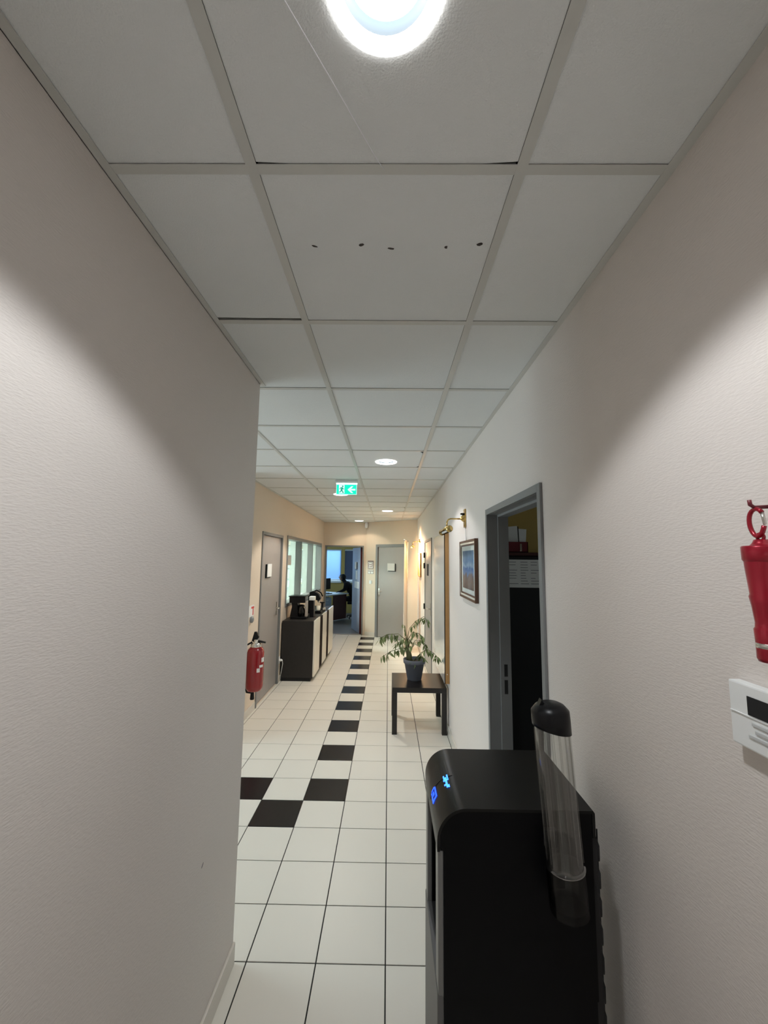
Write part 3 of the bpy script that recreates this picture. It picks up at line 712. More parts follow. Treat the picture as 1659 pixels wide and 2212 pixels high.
part('doorway_symbol', EXITW, plate, lambda b: b.prism([P2(.13, .10), P2(.40, .10), P2(.40, .93), P2(.13, .93)], 'y', 4.4920, 4.494))
def arrow(b):
    b.prism([P2(.55, .48), P2(.73, .80), P2(.83, .80), P2(.71, .56), P2(.93, .56), P2(.93, .40), P2(.71, .40), P2(.83, .16), P2(.73, .16)], 'y', 4.4920, 4.494)
part('arrow_symbol', EXITW, plate, arrow)
def man(b):
    def limb(pts, wd):
        for (p, q) in zip(pts[:-1], pts[1:]):
            d = (Vector(q)-Vector(p)); nrm = Vector((-d.y, d.x)).normalized()*wd
            nrm.x *= 0.55
            b.prism([P2(p[0]+nrm.x, p[1]+nrm.y), P2(q[0]+nrm.x, q[1]+nrm.y), P2(q[0]-nrm.x, q[1]-nrm.y), P2(p[0]-nrm.x, p[1]-nrm.y)], 'y', 4.4905, 4.4918)
    c = P2(.315, .80); b.lathe((c[0], 4.4905, c[1]), [(0.0085, 0), (0.0085, 0.0013)], 14, axis='y')
    limb([(.29, .70), (.255, .42)], .075)
    limb([(.29, .68), (.21, .66), (.175, .52)], .035)
    limb([(.295, .66), (.345, .52), (.39, .56)], .035)
    limb([(.265, .42), (.315, .30), (.345, .13)], .045)
    limb([(.25, .42), (.215, .26), (.14, .24)], .045)
part('running_figure', mat('exit_dark_green', (0.0, 0.30, 0.22), 0.5, emit=(0.0, 0.30, 0.22), estr=0.5), plate, man)

# ------------------------------------------------------------------ picture and picture lamps on the right wall
pc = empty('framed_picture', (XR, 3.2, 1.66), 'framed blue and brown landscape picture under the near brass lamp', 'picture')
PY0, PY1, PZ0, PZ1 = 2.885, 3.50, 1.438, 1.886
BROWN = mat('brown_frame_wood', (0.115, 0.05, 0.022), 0.4, color2=(0.08, 0.03, 0.014), vscale=40)
xf = XR-0.026
def pframe(b):
    t = 0.018
    b.box(xf, XR-0.001, PY0, PY0+t, PZ0, PZ1, 0.002); b.box(xf, XR-0.001, PY1-t, PY1, PZ0, PZ1, 0.002)
    b.box(xf, XR-0.001, PY0+t, PY1-t, PZ0, PZ0+t, 0.002); b.box(xf, XR-0.001, PY0+t, PY1-t, PZ1-t, PZ1, 0.002)
part('outer_frame', BROWN, pc, pframe)
def pmid(b):
    t0, t = 0.018, 0.032
    for (a, c, p, q) in ((PY0+t0, PY0+t, PZ0+t0, PZ1-t0), (PY1-t, PY1-t0, PZ0+t0, PZ1-t0), (PY0+t, PY1-t, PZ0+t0, PZ0+t), (PY0+t, PY1-t, PZ1-t, PZ1-t0)): b.box(xf+0.003, XR-0.001, a, c, p, q)
part('inner_frame', CREAMD, pc, pmid, 'cream inner band')
def pin(b):
    t0, t = 0.032, 0.044
    for (a, c, p, q) in ((PY0+t0, PY0+t, PZ0+t0, PZ1-t0), (PY1-t, PY1-t0, PZ0+t0, PZ1-t0), (PY0+t, PY1-t, PZ0+t0, PZ0+t), (PY0+t, PY1-t, PZ1-t, PZ1-t0)): b.box(xf+0.006, XR-0.001, a, c, p, q)
part('inner_bead', BROWN, pc, pin)
part('mat_board', mat('mat_board', (0.70, 0.74, 0.70), 0.8), pc, lambda b: b.box(XR-0.014, XR-0.001, PY0+0.044, PY1-0.044, PZ0+0.044, PZ1-0.044))
# generic painted landscape: sky, water and sand bands with blotches
am = bpy.data.materials.new('painted_landscape'); am.use_nodes = True; nt = am.node_tree; bs = nt.nodes['Principled BSDF']; bs.inputs['Roughness'].default_value = 0.7
tc = nt.nodes.new('ShaderNodeTexCoord'); sp = nt.nodes.new('ShaderNodeSeparateXYZ'); nz = nt.nodes.new('ShaderNodeTexNoise'); nz.inputs['Scale'].default_value = 14; nz.inputs['Detail'].default_value = 4
nt.links.new(tc.outputs['Object'], sp.inputs[0]); nt.links.new(tc.outputs['Object'], nz.inputs['Vector'])
mm = nt.nodes.new('ShaderNodeMath'); mm.operation = 'MULTIPLY_ADD'; mm.inputs[1].default_value = 0.11; nt.links.new(nz.outputs['Fac'], mm.inputs[0]); nt.links.new(sp.outputs['Z'], mm.inputs[2])
mr = nt.nodes.new('ShaderNodeMapRange'); mr.inputs['From Min'].default_value = -0.09; mr.inputs['From Max'].default_value = 0.20; nt.links.new(mm.outputs[0], mr.inputs['Value'])
cr = nt.nodes.new('ShaderNodeValToRGB'); nt.links.new(mr.outputs[0], cr.inputs[0]); nt.links.new(cr.outputs[0], bs.inputs['Base Color'])
el = cr.color_ramp.elements; el[0].position = 0.0; el[0].color = (0.16, 0.11, 0.09, 1); el[1].position = 1.0; el[1].color = (0.10, 0.17, 0.27, 1)
for ps, cc in ((0.22, (0.24, 0.17, 0.13, 1)), (0.34, (0.20, 0.15, 0.13, 1)), (0.40, (0.16, 0.24, 0.40, 1)), (0.52, (0.07, 0.15, 0.34, 1)), (0.60, (0.28, 0.38, 0.50, 1)), (0.72, (0.12, 0.22, 0.36, 1)), (0.86, (0.16, 0.25, 0.36, 1))):
    e = el.new(ps); e.color = cc
part('painting', am, pc, lambda b: b.box(XR-0.0155, XR-0.0141, PY0+0.095, PY1-0.095, PZ0+0.077, PZ1-0.080))
part('front_glass', clear('picture_glass', (0.97, 0.97, 0.97), 0.015), pc, lambda b: b.box(XR-0.0185, XR-0.0175, PY0+0.044, PY1-0.044, PZ0+0.044, PZ1-0.044))

def picture_lamp(y, z, label, lit):
    r = empty('picture_lamp', (XR, y, z), label, 'wall lamp', 'brass picture lamps on the right wall')
    part('wall_plate', BRASS, r, lambda b: (b.box(XR-0.012, XR-0.001, y-0.035, y+0.035, z-0.075, z+0.075, 0.004), b.lathe((XR-0.010, y, z), [(0.03, 0), (0.028, -0.012), (0.014, -0.028), (0.008, -0.034)], 16, axis='x')))
    part('switch_knob', BLACK, r, lambda b: b.lathe((XR-0.012, y, z+0.035), [(0.008, 0), (0.008, -0.02), (0.005, -0.03)], 10, axis='x'))
    xa = 0.475
    part('arm', BRASS, r, lambda b: b.tube([(XR-0.03, y, z-0.005), (xa+0.03, y, z-0.005), (xa+0.01, y, z-0.012), (xa, y, z-0.03), (xa-0.002, y, z-0.075)], 0.0065, 10))
    zc = z-0.098; y0, y1 = y-0.15, y+0.28
    def shade(b):
        n = 20; R = 0.026; v = []; fc = []
        for yy in (y0, y1):
            for rad in (R, R-0.003):
                for k in range(n+1):
                    a = math.radians(-30)+math.radians(240)*k/n
                    v.append((xa-0.004+rad*math.cos(a+math.radians(-25)), yy, zc+rad*math.sin(a+math.radians(-25))))
        q = n+1
        for k in range(n):
            fc += [(k, k+1, 2*q+k+1, 2*q+k), (q+k, q+k+1, 3*q+k+1, 3*q+k), (k, k+1, q+k+1, q+k), (2*q+k, 2*q+k+1, 3*q+k+1, 3*q+k)]
        b._add(v, fc, True)
        for yy, d in ((y0, -1), (y1, 1)):
            b.lathe((xa-0.004, yy, zc), [(0.027, 0), (0.027, d*0.010), (0.012, d*0.016), (0.004, d*0.02)], 18, axis='y')
    sd = part('shade', BRASS, r, shade)
    part('lamp_tube', LAMPW if lit else WHITE, sd, lambda b: b.lathe((xa, y0+0.01, zc-0.004), [(0.010, 0), (0.010, y1-y0-0.02)], 12, axis='y'))
    if lit:
        l = bpy.data.lights.new('picture_lamp_light', 'AREA'); l.shape = 'RECTANGLE'; l.size = 0.36; l.size_y = 0.02; l.energy = 44; l.color = (1.0, 0.60, 0.30)
        o = bpy.data.objects.new('picture_lamp_light', l); COL.objects.link(o); o.parent = r
        o.location = (xa-XR+0.012, 0.065, -0.12); o.rotation_euler = Vector((0.9, 0, -0.25)).to_track_quat('-Z', 'X').to_euler()
    part('cord', WHITE, r, lambda b: b.tube([(XR-0.004, y+0.0, z-0.07), (XR-0.006, y-0.02, z-0.11), (XR-0.005, y-0.05, z-0.185)], 0.002, 6))
    return r
picture_lamp(3.35, 2.072, 'unlit brass picture lamp above the blue landscape', False)
picture_lamp(8.06, 2.085, 'lit brass picture lamp glowing warm at the far end of the right wall', True)
pf = empty('framed_picture', (XR, 8.1, 1.63), 'narrow framed picture under the lit far lamp', 'picture')
def pframe2(b):
    y0, y1, z0, z1, t = 7.80, 8.32, 1.41, 1.86, 0.02
    b.box(XR-0.03, XR-0.001, y0, y0+t, z0, z1); b.box(XR-0.03, XR-0.001, y1-t, y1, z0, z1); b.box(XR-0.03, XR-0.001, y0+t, y1-t, z0, z0+t); b.box(XR-0.03, XR-0.001, y0+t, y1-t, z1-t, z1)
part('frame', WOODE, pf, pframe2)
part('painting', mat('pale_print', (0.62, 0.52, 0.36), 0.6, color2=(0.40, 0.30, 0.2), vscale=12), pf, lambda b: b.box(XR-0.014, XR-0.001, 7.82, 8.30, 1.43, 1.84))

# ------------------------------------------------------------------ tall glossy board with a wooden edge
bd = empty('display_board', (XR, 4.75, 0.51), 'tall glossy white board with wooden edge on the right wall behind the plant', 'board')
part('core', WOODE, bd, lambda b: b.box(0.583, XR-0.001, 4.275, 5.21, 0.508, 2.012, 0.002))
part('edge_strip', BLACK, bd, lambda b: b.box(0.575, 0.583, 4.275, 4.287, 0.508, 2.012))
part('board_face', BOARDF, bd, lambda b: b.box(0.576, 0.583, 4.287, 5.21, 0.508, 2.012))
part('screw', STEEL, bd, lambda b: b.lathe((0.60, 4.275, 0.60), [(0.005, 0), (0.005, -0.002)], 10, axis='y'))

# ------------------------------------------------------------------ low black table and potted plant
tb = empty('side_table', (0.335, 4.61, 0), 'low black-brown square table carrying the potted plant', 'table')
TX0, TX1, TY0, TY1 = 0.055, 0.603, 4.333, 4.883
part('table_top', DESKB, tb, lambda b: b.box(TX0, TX1, TY0, TY1, 0.40, 0.45, 0.002))
for a in (TX0, TX1-0.05):
    for c in (TY0, TY1-0.05):
        part('leg', DESKB, tb, lambda b: b.box(a, a+0.05, c, c+0.05, 0.0, 0.40, 0.002))
PCX, PCY, PZ = 0.295, 4.63, 0.45
pl = empty('potted_plant', (PCX, PCY, PZ), 'straggly green plant in a slate blue pot on the black table', 'plant')
def pot(b):
    b.lathe((PCX, PCY, PZ), [(0.0, 0.0), (0.072, 0.0), (0.076, 0.006), (0.106, 0.168), (0.110, 0.168), (0.118, 0.178), (0.121, 0.215), (0.115, 0.217), (0.108, 0.20), (0.102, 0.17), (0.0, 0.17)], 36, cap=False)
part('pot', POT, pl, pot)
part('soil', SOIL, pl, lambda b: b.lathe((PCX, PCY, PZ), [(0.0, 0.192), (0.05, 0.19), (0.107, 0.186)], 24, cap=False))
TB = Vector((PCX-0.055, PCY, PZ+0.18))
def trunkf(b):
    pts = [TB+Vector((0.0, 0, 0)), TB+Vector((-0.002, 0, 0.07)), TB+Vector((-0.018, 0.0, 0.15)), TB+Vector((-0.025, 0, 0.23))]
    b.tube(pts, [0.034, 0.031, 0.026, 0.016], 10)
part('trunk', BARK, pl, trunkf)
top = TB+Vector((-0.025, 0, 0.22))
# leaf mesh: folded lens shape, tip along +x
lb = MB(); lp = [(0, 0), (.2, .11), (.45, .16), (.75, .10), (1.0, 0)]
v = []; fc = []
for (u, wd) in lp: v += [(u, -wd, 0.02-abs(wd)*.35-0.12*u*u), (u, 0, 0.035-0.12*u*u), (u, wd, 0.02-abs(wd)*.35-0.12*u*u)]
for k in range(4): fc += [(3*k, 3*k+1, 3*k+4, 3*k+3), (3*k+1, 3*k+2, 3*k+5, 3*k+4)]
lb._add(v, fc, True); LEAFME = bpy.data.meshes.new('leaf'); lb.bm.to_mesh(LEAFME); lb.bm.free(); LEAFME.materials.append(LEAF)
def leaf(p, az, droop, size, wide=1.0):
    o = bpy.data.objects.new('leaf', LEAFME); COL.objects.link(o); o.parent = pl
    o.location = p-pl.location; o.rotation_euler = (random.uniform(-.5, .5), droop, az); o.scale = (size*1.3, size*wide*1.3, size*1.3)
BR = [  # end points of the branches, size of leaves, count
    ([top, Vector((0.12, 4.60, 0.93)), Vector((0.0, 4.57, 0.93)), Vector((-0.10, 4.55, 0.88))], 26, 0.065),
    ([top, Vector((0.20, 4.55, 0.90)), Vector((0.14, 4.50, 0.87)), Vector((0.08, 4.50, 0.84))], 14, 0.06),
    ([TB+Vector((0, 0, 0.12)), Vector((0.16, 4.57, 0.79)), Vector((0.04, 4.54, 0.76)), Vector((-0.06, 4.52, 0.70))], 16, 0.06),
    ([top, Vector((0.24, 4.66, 0.98)), Vector((0.31, 4.66, 1.06)), Vector((0.40, 4.66, 1.11)), Vector((0.455, 4.66, 1.05))], 24, 0.058),
    ([top, Vector((0.27, 4.60, 0.95)), Vector((0.34, 4.59, 0.94)), Vector((0.39, 4.58, 0.90))], 20, 0.055),
    ([TB+Vector((0.01, 0, 0.1)), Vector((0.30, 4.62, 0.86)), Vector((0.37, 4.62, 0.86)), Vector((0.43, 4.62, 0.80))], 16, 0.055),
    ([TB+Vector((0.06, 0, 0.02)), Vector((0.36, 4.58, 0.74)), Vector((0.43, 4.56, 0.78)), Vector((0.50, 4.56, 0.74)), Vector((0.54, 4.56, 0.70))], 18, 0.06),
    ([TB+Vector((0.05, -0.02, 0.02)), Vector((0.33, 4.54, 0.72)), Vector((0.36, 4.52, 0.74)), Vector((0.38, 4.50, 0.70))], 12, 0.06),
    ([top, Vector((0.19, 4.65, 1.0)), Vector((0.17, 4.66, 1.02))], 8, 0.045),
    ([TB+Vector((0.03, -0.05, 0.02)), Vector((0.28, 4.53, 0.68)), Vector((0.29, 4.51, 0.63))], 6, 0.05),
]
for pts, cnt, ls in BR:
    part('branch', BARK, pl, lambda b: b.tube(pts, [0.0055]+[0.003]*(len(pts)-2)+[0.0015], 6))
    for k in range(cnt):
        t = 0.32+0.68*(k+random.random()*.6)/cnt; t = min(t, 0.999)*(len(pts)-1); i = int(t); p = pts[i].lerp(pts[i+1], t-i)
        p = p+Vector((random.uniform(-.012, .012), random.uniform(-.02, .02), random.uniform(-.012, .01)))
        leaf(p, random.uniform(0, 2*PI), random.uniform(0.55, 1.45), ls*random.uniform(.75, 1.15), random.uniform(.8, 1.25))
for k in range(16):
    leaf(top+Vector((random.uniform(-.05, .06), random.uniform(-.05, .05), random.uniform(-.08, .05))), random.uniform(0, 2*PI), random.uniform(.3, 1.2), 0.065*random.uniform(.8, 1.2), 1.2)

# ------------------------------------------------------------------ roll-up banner seen edge-on
bn = empty('roll_up_banner', (0.36, 8.3, 0), 'white roll-up banner seen edge-on in front of the slanting door', 'banner')
BA, BB = Vector((0.300, 8.0, 0)), Vector((0.395, 8.50, 0))
bdir = (BB-BA).normalized(); bnr = Vector((-bdir.y, bdir.x, 0))
BM = Matrix(((bdir.x, bnr.x, 0, BA.x), (bdir.y, bnr.y, 0, BA.y), (0, 0, 1, 0), (0, 0, 0, 1)))
BW = (BB-BA).length
part('sheet', BANNER, bn, lambda b: b.prism([(0.0, 0.07), (0.008, 0.07), (-0.006, 2.09), (-0.014, 2.09)], 'x', 0, BW), M=BM)
part('base', STEEL, bn, lambda b: (b.box(-0.01, BW+0.01, -0.04, 0.05, 0.012, 0.085, 0.012), b.box(0.03, 0.07, -0.10, 0.10, 0.0, 0.012), b.box(BW-0.07, BW-0.03, -0.10, 0.10, 0.0, 0.012)), M=BM)
part('top_rail', STEEL, bn, lambda b: b.box(-0.005, BW+0.005, -0.022, 0.002, 2.085, 2.12, 0.004), M=BM)
part('support_pole', STEEL, bn, lambda b: b.tube([(BW/2, -0.035, 0.08), (BW/2, -0.022, 2.1)], 0.008, 8), M=BM)

# ------------------------------------------------------------------ small fixtures at the end walls
nt_ = empty('wall_notice', AM @ Vector((0.15, 0, 1.40)), 'small framed notice with a plan between the two end doors', 'notice')
part('frame', mat('plan_frame', (0.30, 0.24, 0.24), 0.6), nt_, lambda b: b.box(0.062, 0.232, -0.010, -0.001, 1.515, 1.70, 0.002), M=AM)
part('sheet', PAPER, nt_, lambda b: b.box(0.075, 0.22, -0.0115, -0.0101, 1.53, 1.665), M=AM)
part('print', mat('plan_ink', (0.35, 0.22, 0.24), 0.8), nt_, lambda b: (b.box(0.085, 0.10, -0.0122, -0.0116, 1.54, 1.64), b.box(0.11, 0.18, -0.0122, -0.0116, 1.60, 1.615), b.box(0.12, 0.20, -0.0122, -0.0116, 1.555, 1.57), b.box(0.19, 0.205, -0.0122, -0.0116, 1.57, 1.65)), M=AM)
nt2 = empty('wall_notice', AM @ Vector((0.15, 0, 1.40)), 'low strip of labels under the framed plan between the end doors', 'notice')
part('strip', mat('strip_grey', (0.42, 0.36, 0.34), 0.6), nt2, lambda b: b.box(0.065, 0.235, -0.006, -0.001, 1.395, 1.495), M=AM)
for (la, lb_, lz0, lz1) in ((0.075, 0.14, 1.405, 1.45), (0.16, 0.225, 1.405, 1.45), (0.075, 0.225, 1.47, 1.485)):
    part('label', PAPER, nt2, lambda b: b.box(la, lb_, -0.0075, -0.0061, lz0, lz1), M=AM)
sw = empty('light_switch', AM @ Vector((0.15, 0, 1.17)), 'white light switch between the two end doors', 'switch')
part('plate', WHITE, sw, lambda b: b.box(0.11, 0.19, -0.010, -0.001, 1.17, 1.25, 0.003), M=AM)
part('rocker', WHITE, sw, lambda b: b.box(0.13, 0.17, -0.014, -0.010, 1.19, 1.235, 0.002), M=AM)
cs = empty('corner_sensor', AM @ Vector((0.03, -0.02, 2.45)), 'small white sensor in the ceiling corner between the end walls', 'sensor')
part('body', WHITE, cs, lambda b: b.lathe(AM.inverted() @ (AM @ Vector((0.035, -0.045, 2.46))), [(0.02, 0), (0.038, 0.01), (0.04, 0.06), (0.03, 0.13)], 16), M=AM)
part('bracket', WHITE, cs, lambda b: b.box(0.02, 0.05, -0.03, -0.001, 2.52, 2.58), M=AM)

# ------------------------------------------------------------------ left wall: extinguisher and its sign, socket
FEX, FEY, FEZ = XF+0.155, 4.44, 0.36
fe = empty('fire_extinguisher', (FEX, FEY, FEZ), 'red fire extinguisher hanging on the left wall beside the grey door', 'fire extinguisher')
part('cylinder', REDGL, fe, lambda b: b.lathe((FEX, FEY, FEZ), [(0.0, 0.02), (0.05, 0.004), (0.072, 0.012), (0.086, 0.04), (0.088, 0.06), (0.088, 0.385), (0.080, 0.42), (0.055, 0.45), (0.03, 0.462), (0.0, 0.465)], 36, cap=False))
vl = part('valve', STEEL, fe, lambda b: b.lathe((FEX, FEY, FEZ), [(0.052, 0.44), (0.058, 0.452), (0.058, 0.47), (0.05, 0.485), (0.026, 0.49), (0.024, 0.52), (0.0, 0.525)], 24))
part('lever', BLACK, vl, lambda b: (b.prism([(FEX-0.035, FEZ+0.50), (FEX+0.10, FEZ+0.485), (FEX+0.10, FEZ+0.498), (FEX-0.02, FEZ+0.525)], 'y', FEY-0.011, FEY+0.011), b.prism([(FEX-0.045, FEZ+0.505), (FEX+0.00, FEZ+0.505), (FEX+0.03, FEZ+0.545), (FEX+0.0, FEZ+0.60), (FEX-0.02, FEZ+0.60)], 'y', FEY-0.012, FEY+0.012)))
part('gauge', STEEL, vl, lambda b: b.lathe((FEX+0.01, FEY-0.024, FEZ+0.50), [(0.016, 0), (0.018, -0.008), (0.014, -0.014)], 16, axis='y'))
part('hose', BLACK, fe, lambda b: b.tube([(FEX-0.03, FEY-0.03, FEZ+0.50), (FEX-0.085, FEY-0.05, FEZ+0.47), (FEX-0.112, FEY-0.03, FEZ+0.36), (FEX-0.112, FEY-0.02, FEZ+0.10), (FEX-0.07, FEY-0.01, FEZ-0.01), (FEX-0.012, FEY-0.015, FEZ-0.012)], 0.010, 8))
part('nozzle', BLACK, fe, lambda b: b.lathe((FEX-0.01, FEY-0.02, FEZ-0.075), [(0.020, 0), (0.022, 0.01), (0.018, 0.06), (0.014, 0.085)], 14))
part('wall_bracket', STEEL, fe, lambda b: (b.box(XF+0.001, XF+0.048, FEY-0.015, FEY+0.015, FEZ+0.30, FEZ+0.33), b.box(XF+0.001, XF+0.006, FEY-0.03, FEY+0.03, FEZ+0.20, FEZ+0.40)))
def decal(b, a0, a1, z0, z1):
    n = 8; v = []; fcs = []
    for k in range(n+1):
        a = math.radians(a0+(a1-a0)*k/n)
        for z in (z0, z1): v.append((FEX+0.0888*math.cos(a), FEY+0.0888*math.sin(a), z))
    for k in range(n): fcs.append((2*k, 2*k+2, 2*k+3, 2*k+1))
    b._add(v, fcs, True)
for (da, db, dz0, dz1) in ((-30, 0, 0.30, 0.345), (-45, -15, 0.25, 0.275), (-62, -40, 0.205, 0.245)):
    part('label', PAPER, fe, lambda b: decal(b, da, db, FEZ+dz0, FEZ+dz1), 'white sticker')
sg = empty('fire_sign', (XF, 4.73, 1.08), 'small red and white fire equipment sign on the left wall', 'sign')
part('plate', PAPER, sg, lambda b: b.box(XF+0.001, XF+0.005, 4.60, 4.79, 1.075, 1.20, 0.001))
part('symbol', SIGNR, sg, lambda b: (b.box(XF+0.005, XF+0.007, 4.69, 4.78, 1.165, 1.185), b.box(XF+0.005, XF+0.007, 4.74, 4.765, 1.09, 1.165)), 'red pictogram')
hk = empty('call_button', (XF, 4.70, 1.02), 'small round grey fixture under the red fire sign', 'fixture')
part('body', mat('fixture_grey', (0.25, 0.26, 0.27), 0.5), hk, lambda b: b.lathe((XF+0.001, 4.70, 1.045), [(0.035, 0), (0.035, 0.02), (0.022, 0.03)], 20, axis='x'))
so = empty('power_socket', (XF, 6.02, 0.30), 'white wall socket with plug low beside the sideboard', 'socket')
part('plate', WHITE, so, lambda b: b.box(XF+0.001, XF+0.012, 5.985, 6.04, 0.255, 0.345, 0.003))
part('plug', WHITE, so, lambda b: b.lathe((XF+0.012, 6.012, 0.30), [(0.018, 0), (0.018, 0.025), (0.008, 0.04)], 14, axis='x'))
part('cord', WHITE, so, lambda b: b.tube([(XF+0.05, 6.012, 0.30), (XF+0.055, 6.02, 0.25), (XF+0.03, 6.03, 0.10), (XF+0.02, 6.035, 0.02)], 0.004, 6))

# ------------------------------------------------------------------ sideboard with striped doors
SBX0, SBX1, SBY0, SBY1, SBZ = XF+0.015, -1.062, 6.065, 8.05, 0.835
sbd = empty('sideboard', (-1.28, 7.05, 0), 'long black sideboard with cream door panels under the interior window', 'sideboard')
SBM = mat('black_woodgrain', (0.018, 0.016, 0.015), 0.5, color2=(0.010, 0.009, 0.009), vscale=40)
part('carcass', SBM, sbd, lambda b: b.box(SBX0, SBX1, SBY0, SBY1, 0.05, SBZ, 0.003))
part('plinth', BLACKM, sbd, lambda b: b.box(SBX0+0.01, SBX1-0.03, SBY0+0.01, SBY1-0.01, 0.0, 0.05))
DK = mat('dark_brown_panel', (0.022, 0.016, 0.015), 0.85, spec=0.05)
for k, (a, c, m) in enumerate(((6.075, 6.52, CREAMD), (6.53, 6.78, DK), (6.79, 7.22, CREAMD), (7.23, 7.46, DK), (7.47, 8.04, CREAMD))):
    dr = part('door', m, sbd, lambda b: b.box(SBX1, SBX1+(0.022 if m is CREAMD else 0.021), a, c, 0.06, SBZ+(0.006 if m is CREAMD else -0.002), 0.002))
    if m is CREAMD:
        part('handle', STEEL, dr, lambda b: b.box(SBX1+0.022, SBX1+0.030, c-0.05, c-0.035, 0.42, 0.50, 0.002))

ZT = SBZ
cmx, cmy = -1.32, 6.36
cm = empty('filter_coffee_machine', (cmx, cmy, ZT), 'black filter coffee machine with glass jug at the near end of the sideboard', 'coffee machine')
part('base', BLACK, cm, lambda b: b.box(cmx-0.13, cmx+0.11, cmy-0.11, cmy+0.12, ZT+0.0005, ZT+0.035, 0.008))
part('water_tank', BLACK, cm, lambda b: b.prism([(cmx-0.135, ZT+0.035), (cmx-0.02, ZT+0.035), (cmx-0.03, ZT+0.20), (cmx-0.03, ZT+0.30), (cmx-0.125, ZT+0.30), (cmx-0.11, ZT+0.18)], 'y', cmy-0.10, cmy+0.10))
part('filter_head', BLACK, cm, lambda b: b.box(cmx-0.15, cmx+0.09, cmy-0.115, cmy+0.115, ZT+0.235, ZT+0.325, 0.012))
part('lid', BLACK, cm, lambda b: b.box(cmx-0.16, cmx+0.095, cmy-0.12, cmy+0.12, ZT+0.325, ZT+0.338, 0.005))
part('side_band', STEEL, cm, lambda b: b.box(cmx+0.085, cmx+0.125, cmy-0.09, cmy-0.05, ZT+0.035, ZT+0.27, 0.004), 'silver vertical band')
jug = part('jug', clear('jug_glass', (0.10, 0.09, 0.08), 0.10), cm, lambda b: b.lathe((cmx+0.02, cmy-0.02, ZT+0.037), [(0.05, 0), (0.068, 0.02), (0.074, 0.06), (0.062, 0.11), (0.045, 0.14)], 28))
part('jug_handle', BLACK, jug, lambda b: b.tube([(cmx+0.03, cmy-0.065, ZT+0.17), (cmx+0.045, cmy-0.125, ZT+0.165), (cmx+0.05, cmy-0.135, ZT+0.11), (cmx+0.04, cmy-0.09, ZT+0.06)], 0.010, 8))
part('jug_lid', BLACK, jug, lambda b: b.lathe((cmx+0.02, cmy-0.02, ZT+0.175), [(0.047, 0), (0.047, 0.02), (0.02, 0.03)], 24))
wb = empty('paper_box', (-1.165, 6.52, ZT), 'small white box set on a stack of black boxes behind the filter coffee machine', 'box')
part('box', PAPER, wb, lambda b: b.box(-1.215, -1.135, 6.47, 6.60, ZT+0.255, ZT+0.31, 0.002))
part('stack', BLACK, wb, lambda b: (b.box(-1.205, -1.14, 6.48, 6.60, ZT+0.0005, ZT+0.12, 0.002), b.box(-1.20, -1.145, 6.485, 6.595, ZT+0.12, ZT+0.255, 0.002)))
em_x, em_y = -1.24, 7.00
em = empty('capsule_coffee_machine', (em_x, em_y, ZT), 'black capsule coffee machine in the middle of the sideboard', 'coffee machine')
part('base', BLACK, em, lambda b: b.box(em_x-0.10, em_x+0.14, em_y-0.07, em_y+0.07, ZT+0.0005, ZT+0.04, 0.012))
part('body', BLACK, em, lambda b: b.prism([(em_x-0.10, ZT+0.04), (em_x+0.0, ZT+0.04), (em_x-0.01, ZT+0.20), (em_x+0.02, ZT+0.25), (em_x-0.02, ZT+0.30), (em_x-0.09, ZT+0.28), (em_x-0.115, ZT+0.15)], 'y', em_y-0.065, em_y+0.065))
part('brew_head', BLACK, em, lambda b: b.prism([(em_x-0.06, ZT+0.25), (em_x+0.10, ZT+0.20), (em_x+0.125, ZT+0.24), (em_x+0.09, ZT+0.31), (em_x+0.0, ZT+0.36), (em_x-0.06, ZT+0.34)], 'y', em_y-0.06, em_y+0.06))
part('lever', BLACK, em, lambda b: b.tube([(em_x-0.03, em_y, ZT+0.34), (em_x+0.05, em_y, ZT+0.37), (em_x+0.12, em_y, ZT+0.33), (em_x+0.15, em_y, ZT+0.27)], 0.012, 8))
part('spout', STEEL, em, lambda b: b.lathe((em_x+0.085, em_y, ZT+0.17), [(0.012, 0), (0.022, 0.03), (0.022, 0.05)], 14))
cu = MB(); cu.lathe((em_x+0.085, em_y, ZT+0.0405), [(0.024, 0), (0.032, 0.012), (0.035, 0.075), (0.032, 0.075), (0.030, 0.016), (0.0, 0.012)], 24, cap=False)
tag(cu.build('mug', CREAMD, base=(em_x+0.085, em_y, ZT+0.0405)), 'cream mug under the spout of the capsule coffee machine', 'mug')
tn = empty('capsule_holder', (-1.13, 7.22, ZT), 'small round black holder with silver cups at the far right of the machines', 'holder')
part('holder', BLACK, tn, lambda b: b.lathe((-1.13, 7.25, ZT), [(0.05, 0.0005), (0.05, 0.02), (0.02, 0.03), (0.02, 0.13), (0.045, 0.14), (0.045, 0.155)], 20))
for k in range(4):
    a = PI/2*k+0.5
    part('cup', STEEL, tn, lambda b: b.lathe((-1.13+0.04*math.cos(a), 7.25+0.04*math.sin(a), ZT+0.025), [(0.015, 0), (0.02, 0.03), (0.02, 0.035)], 12))

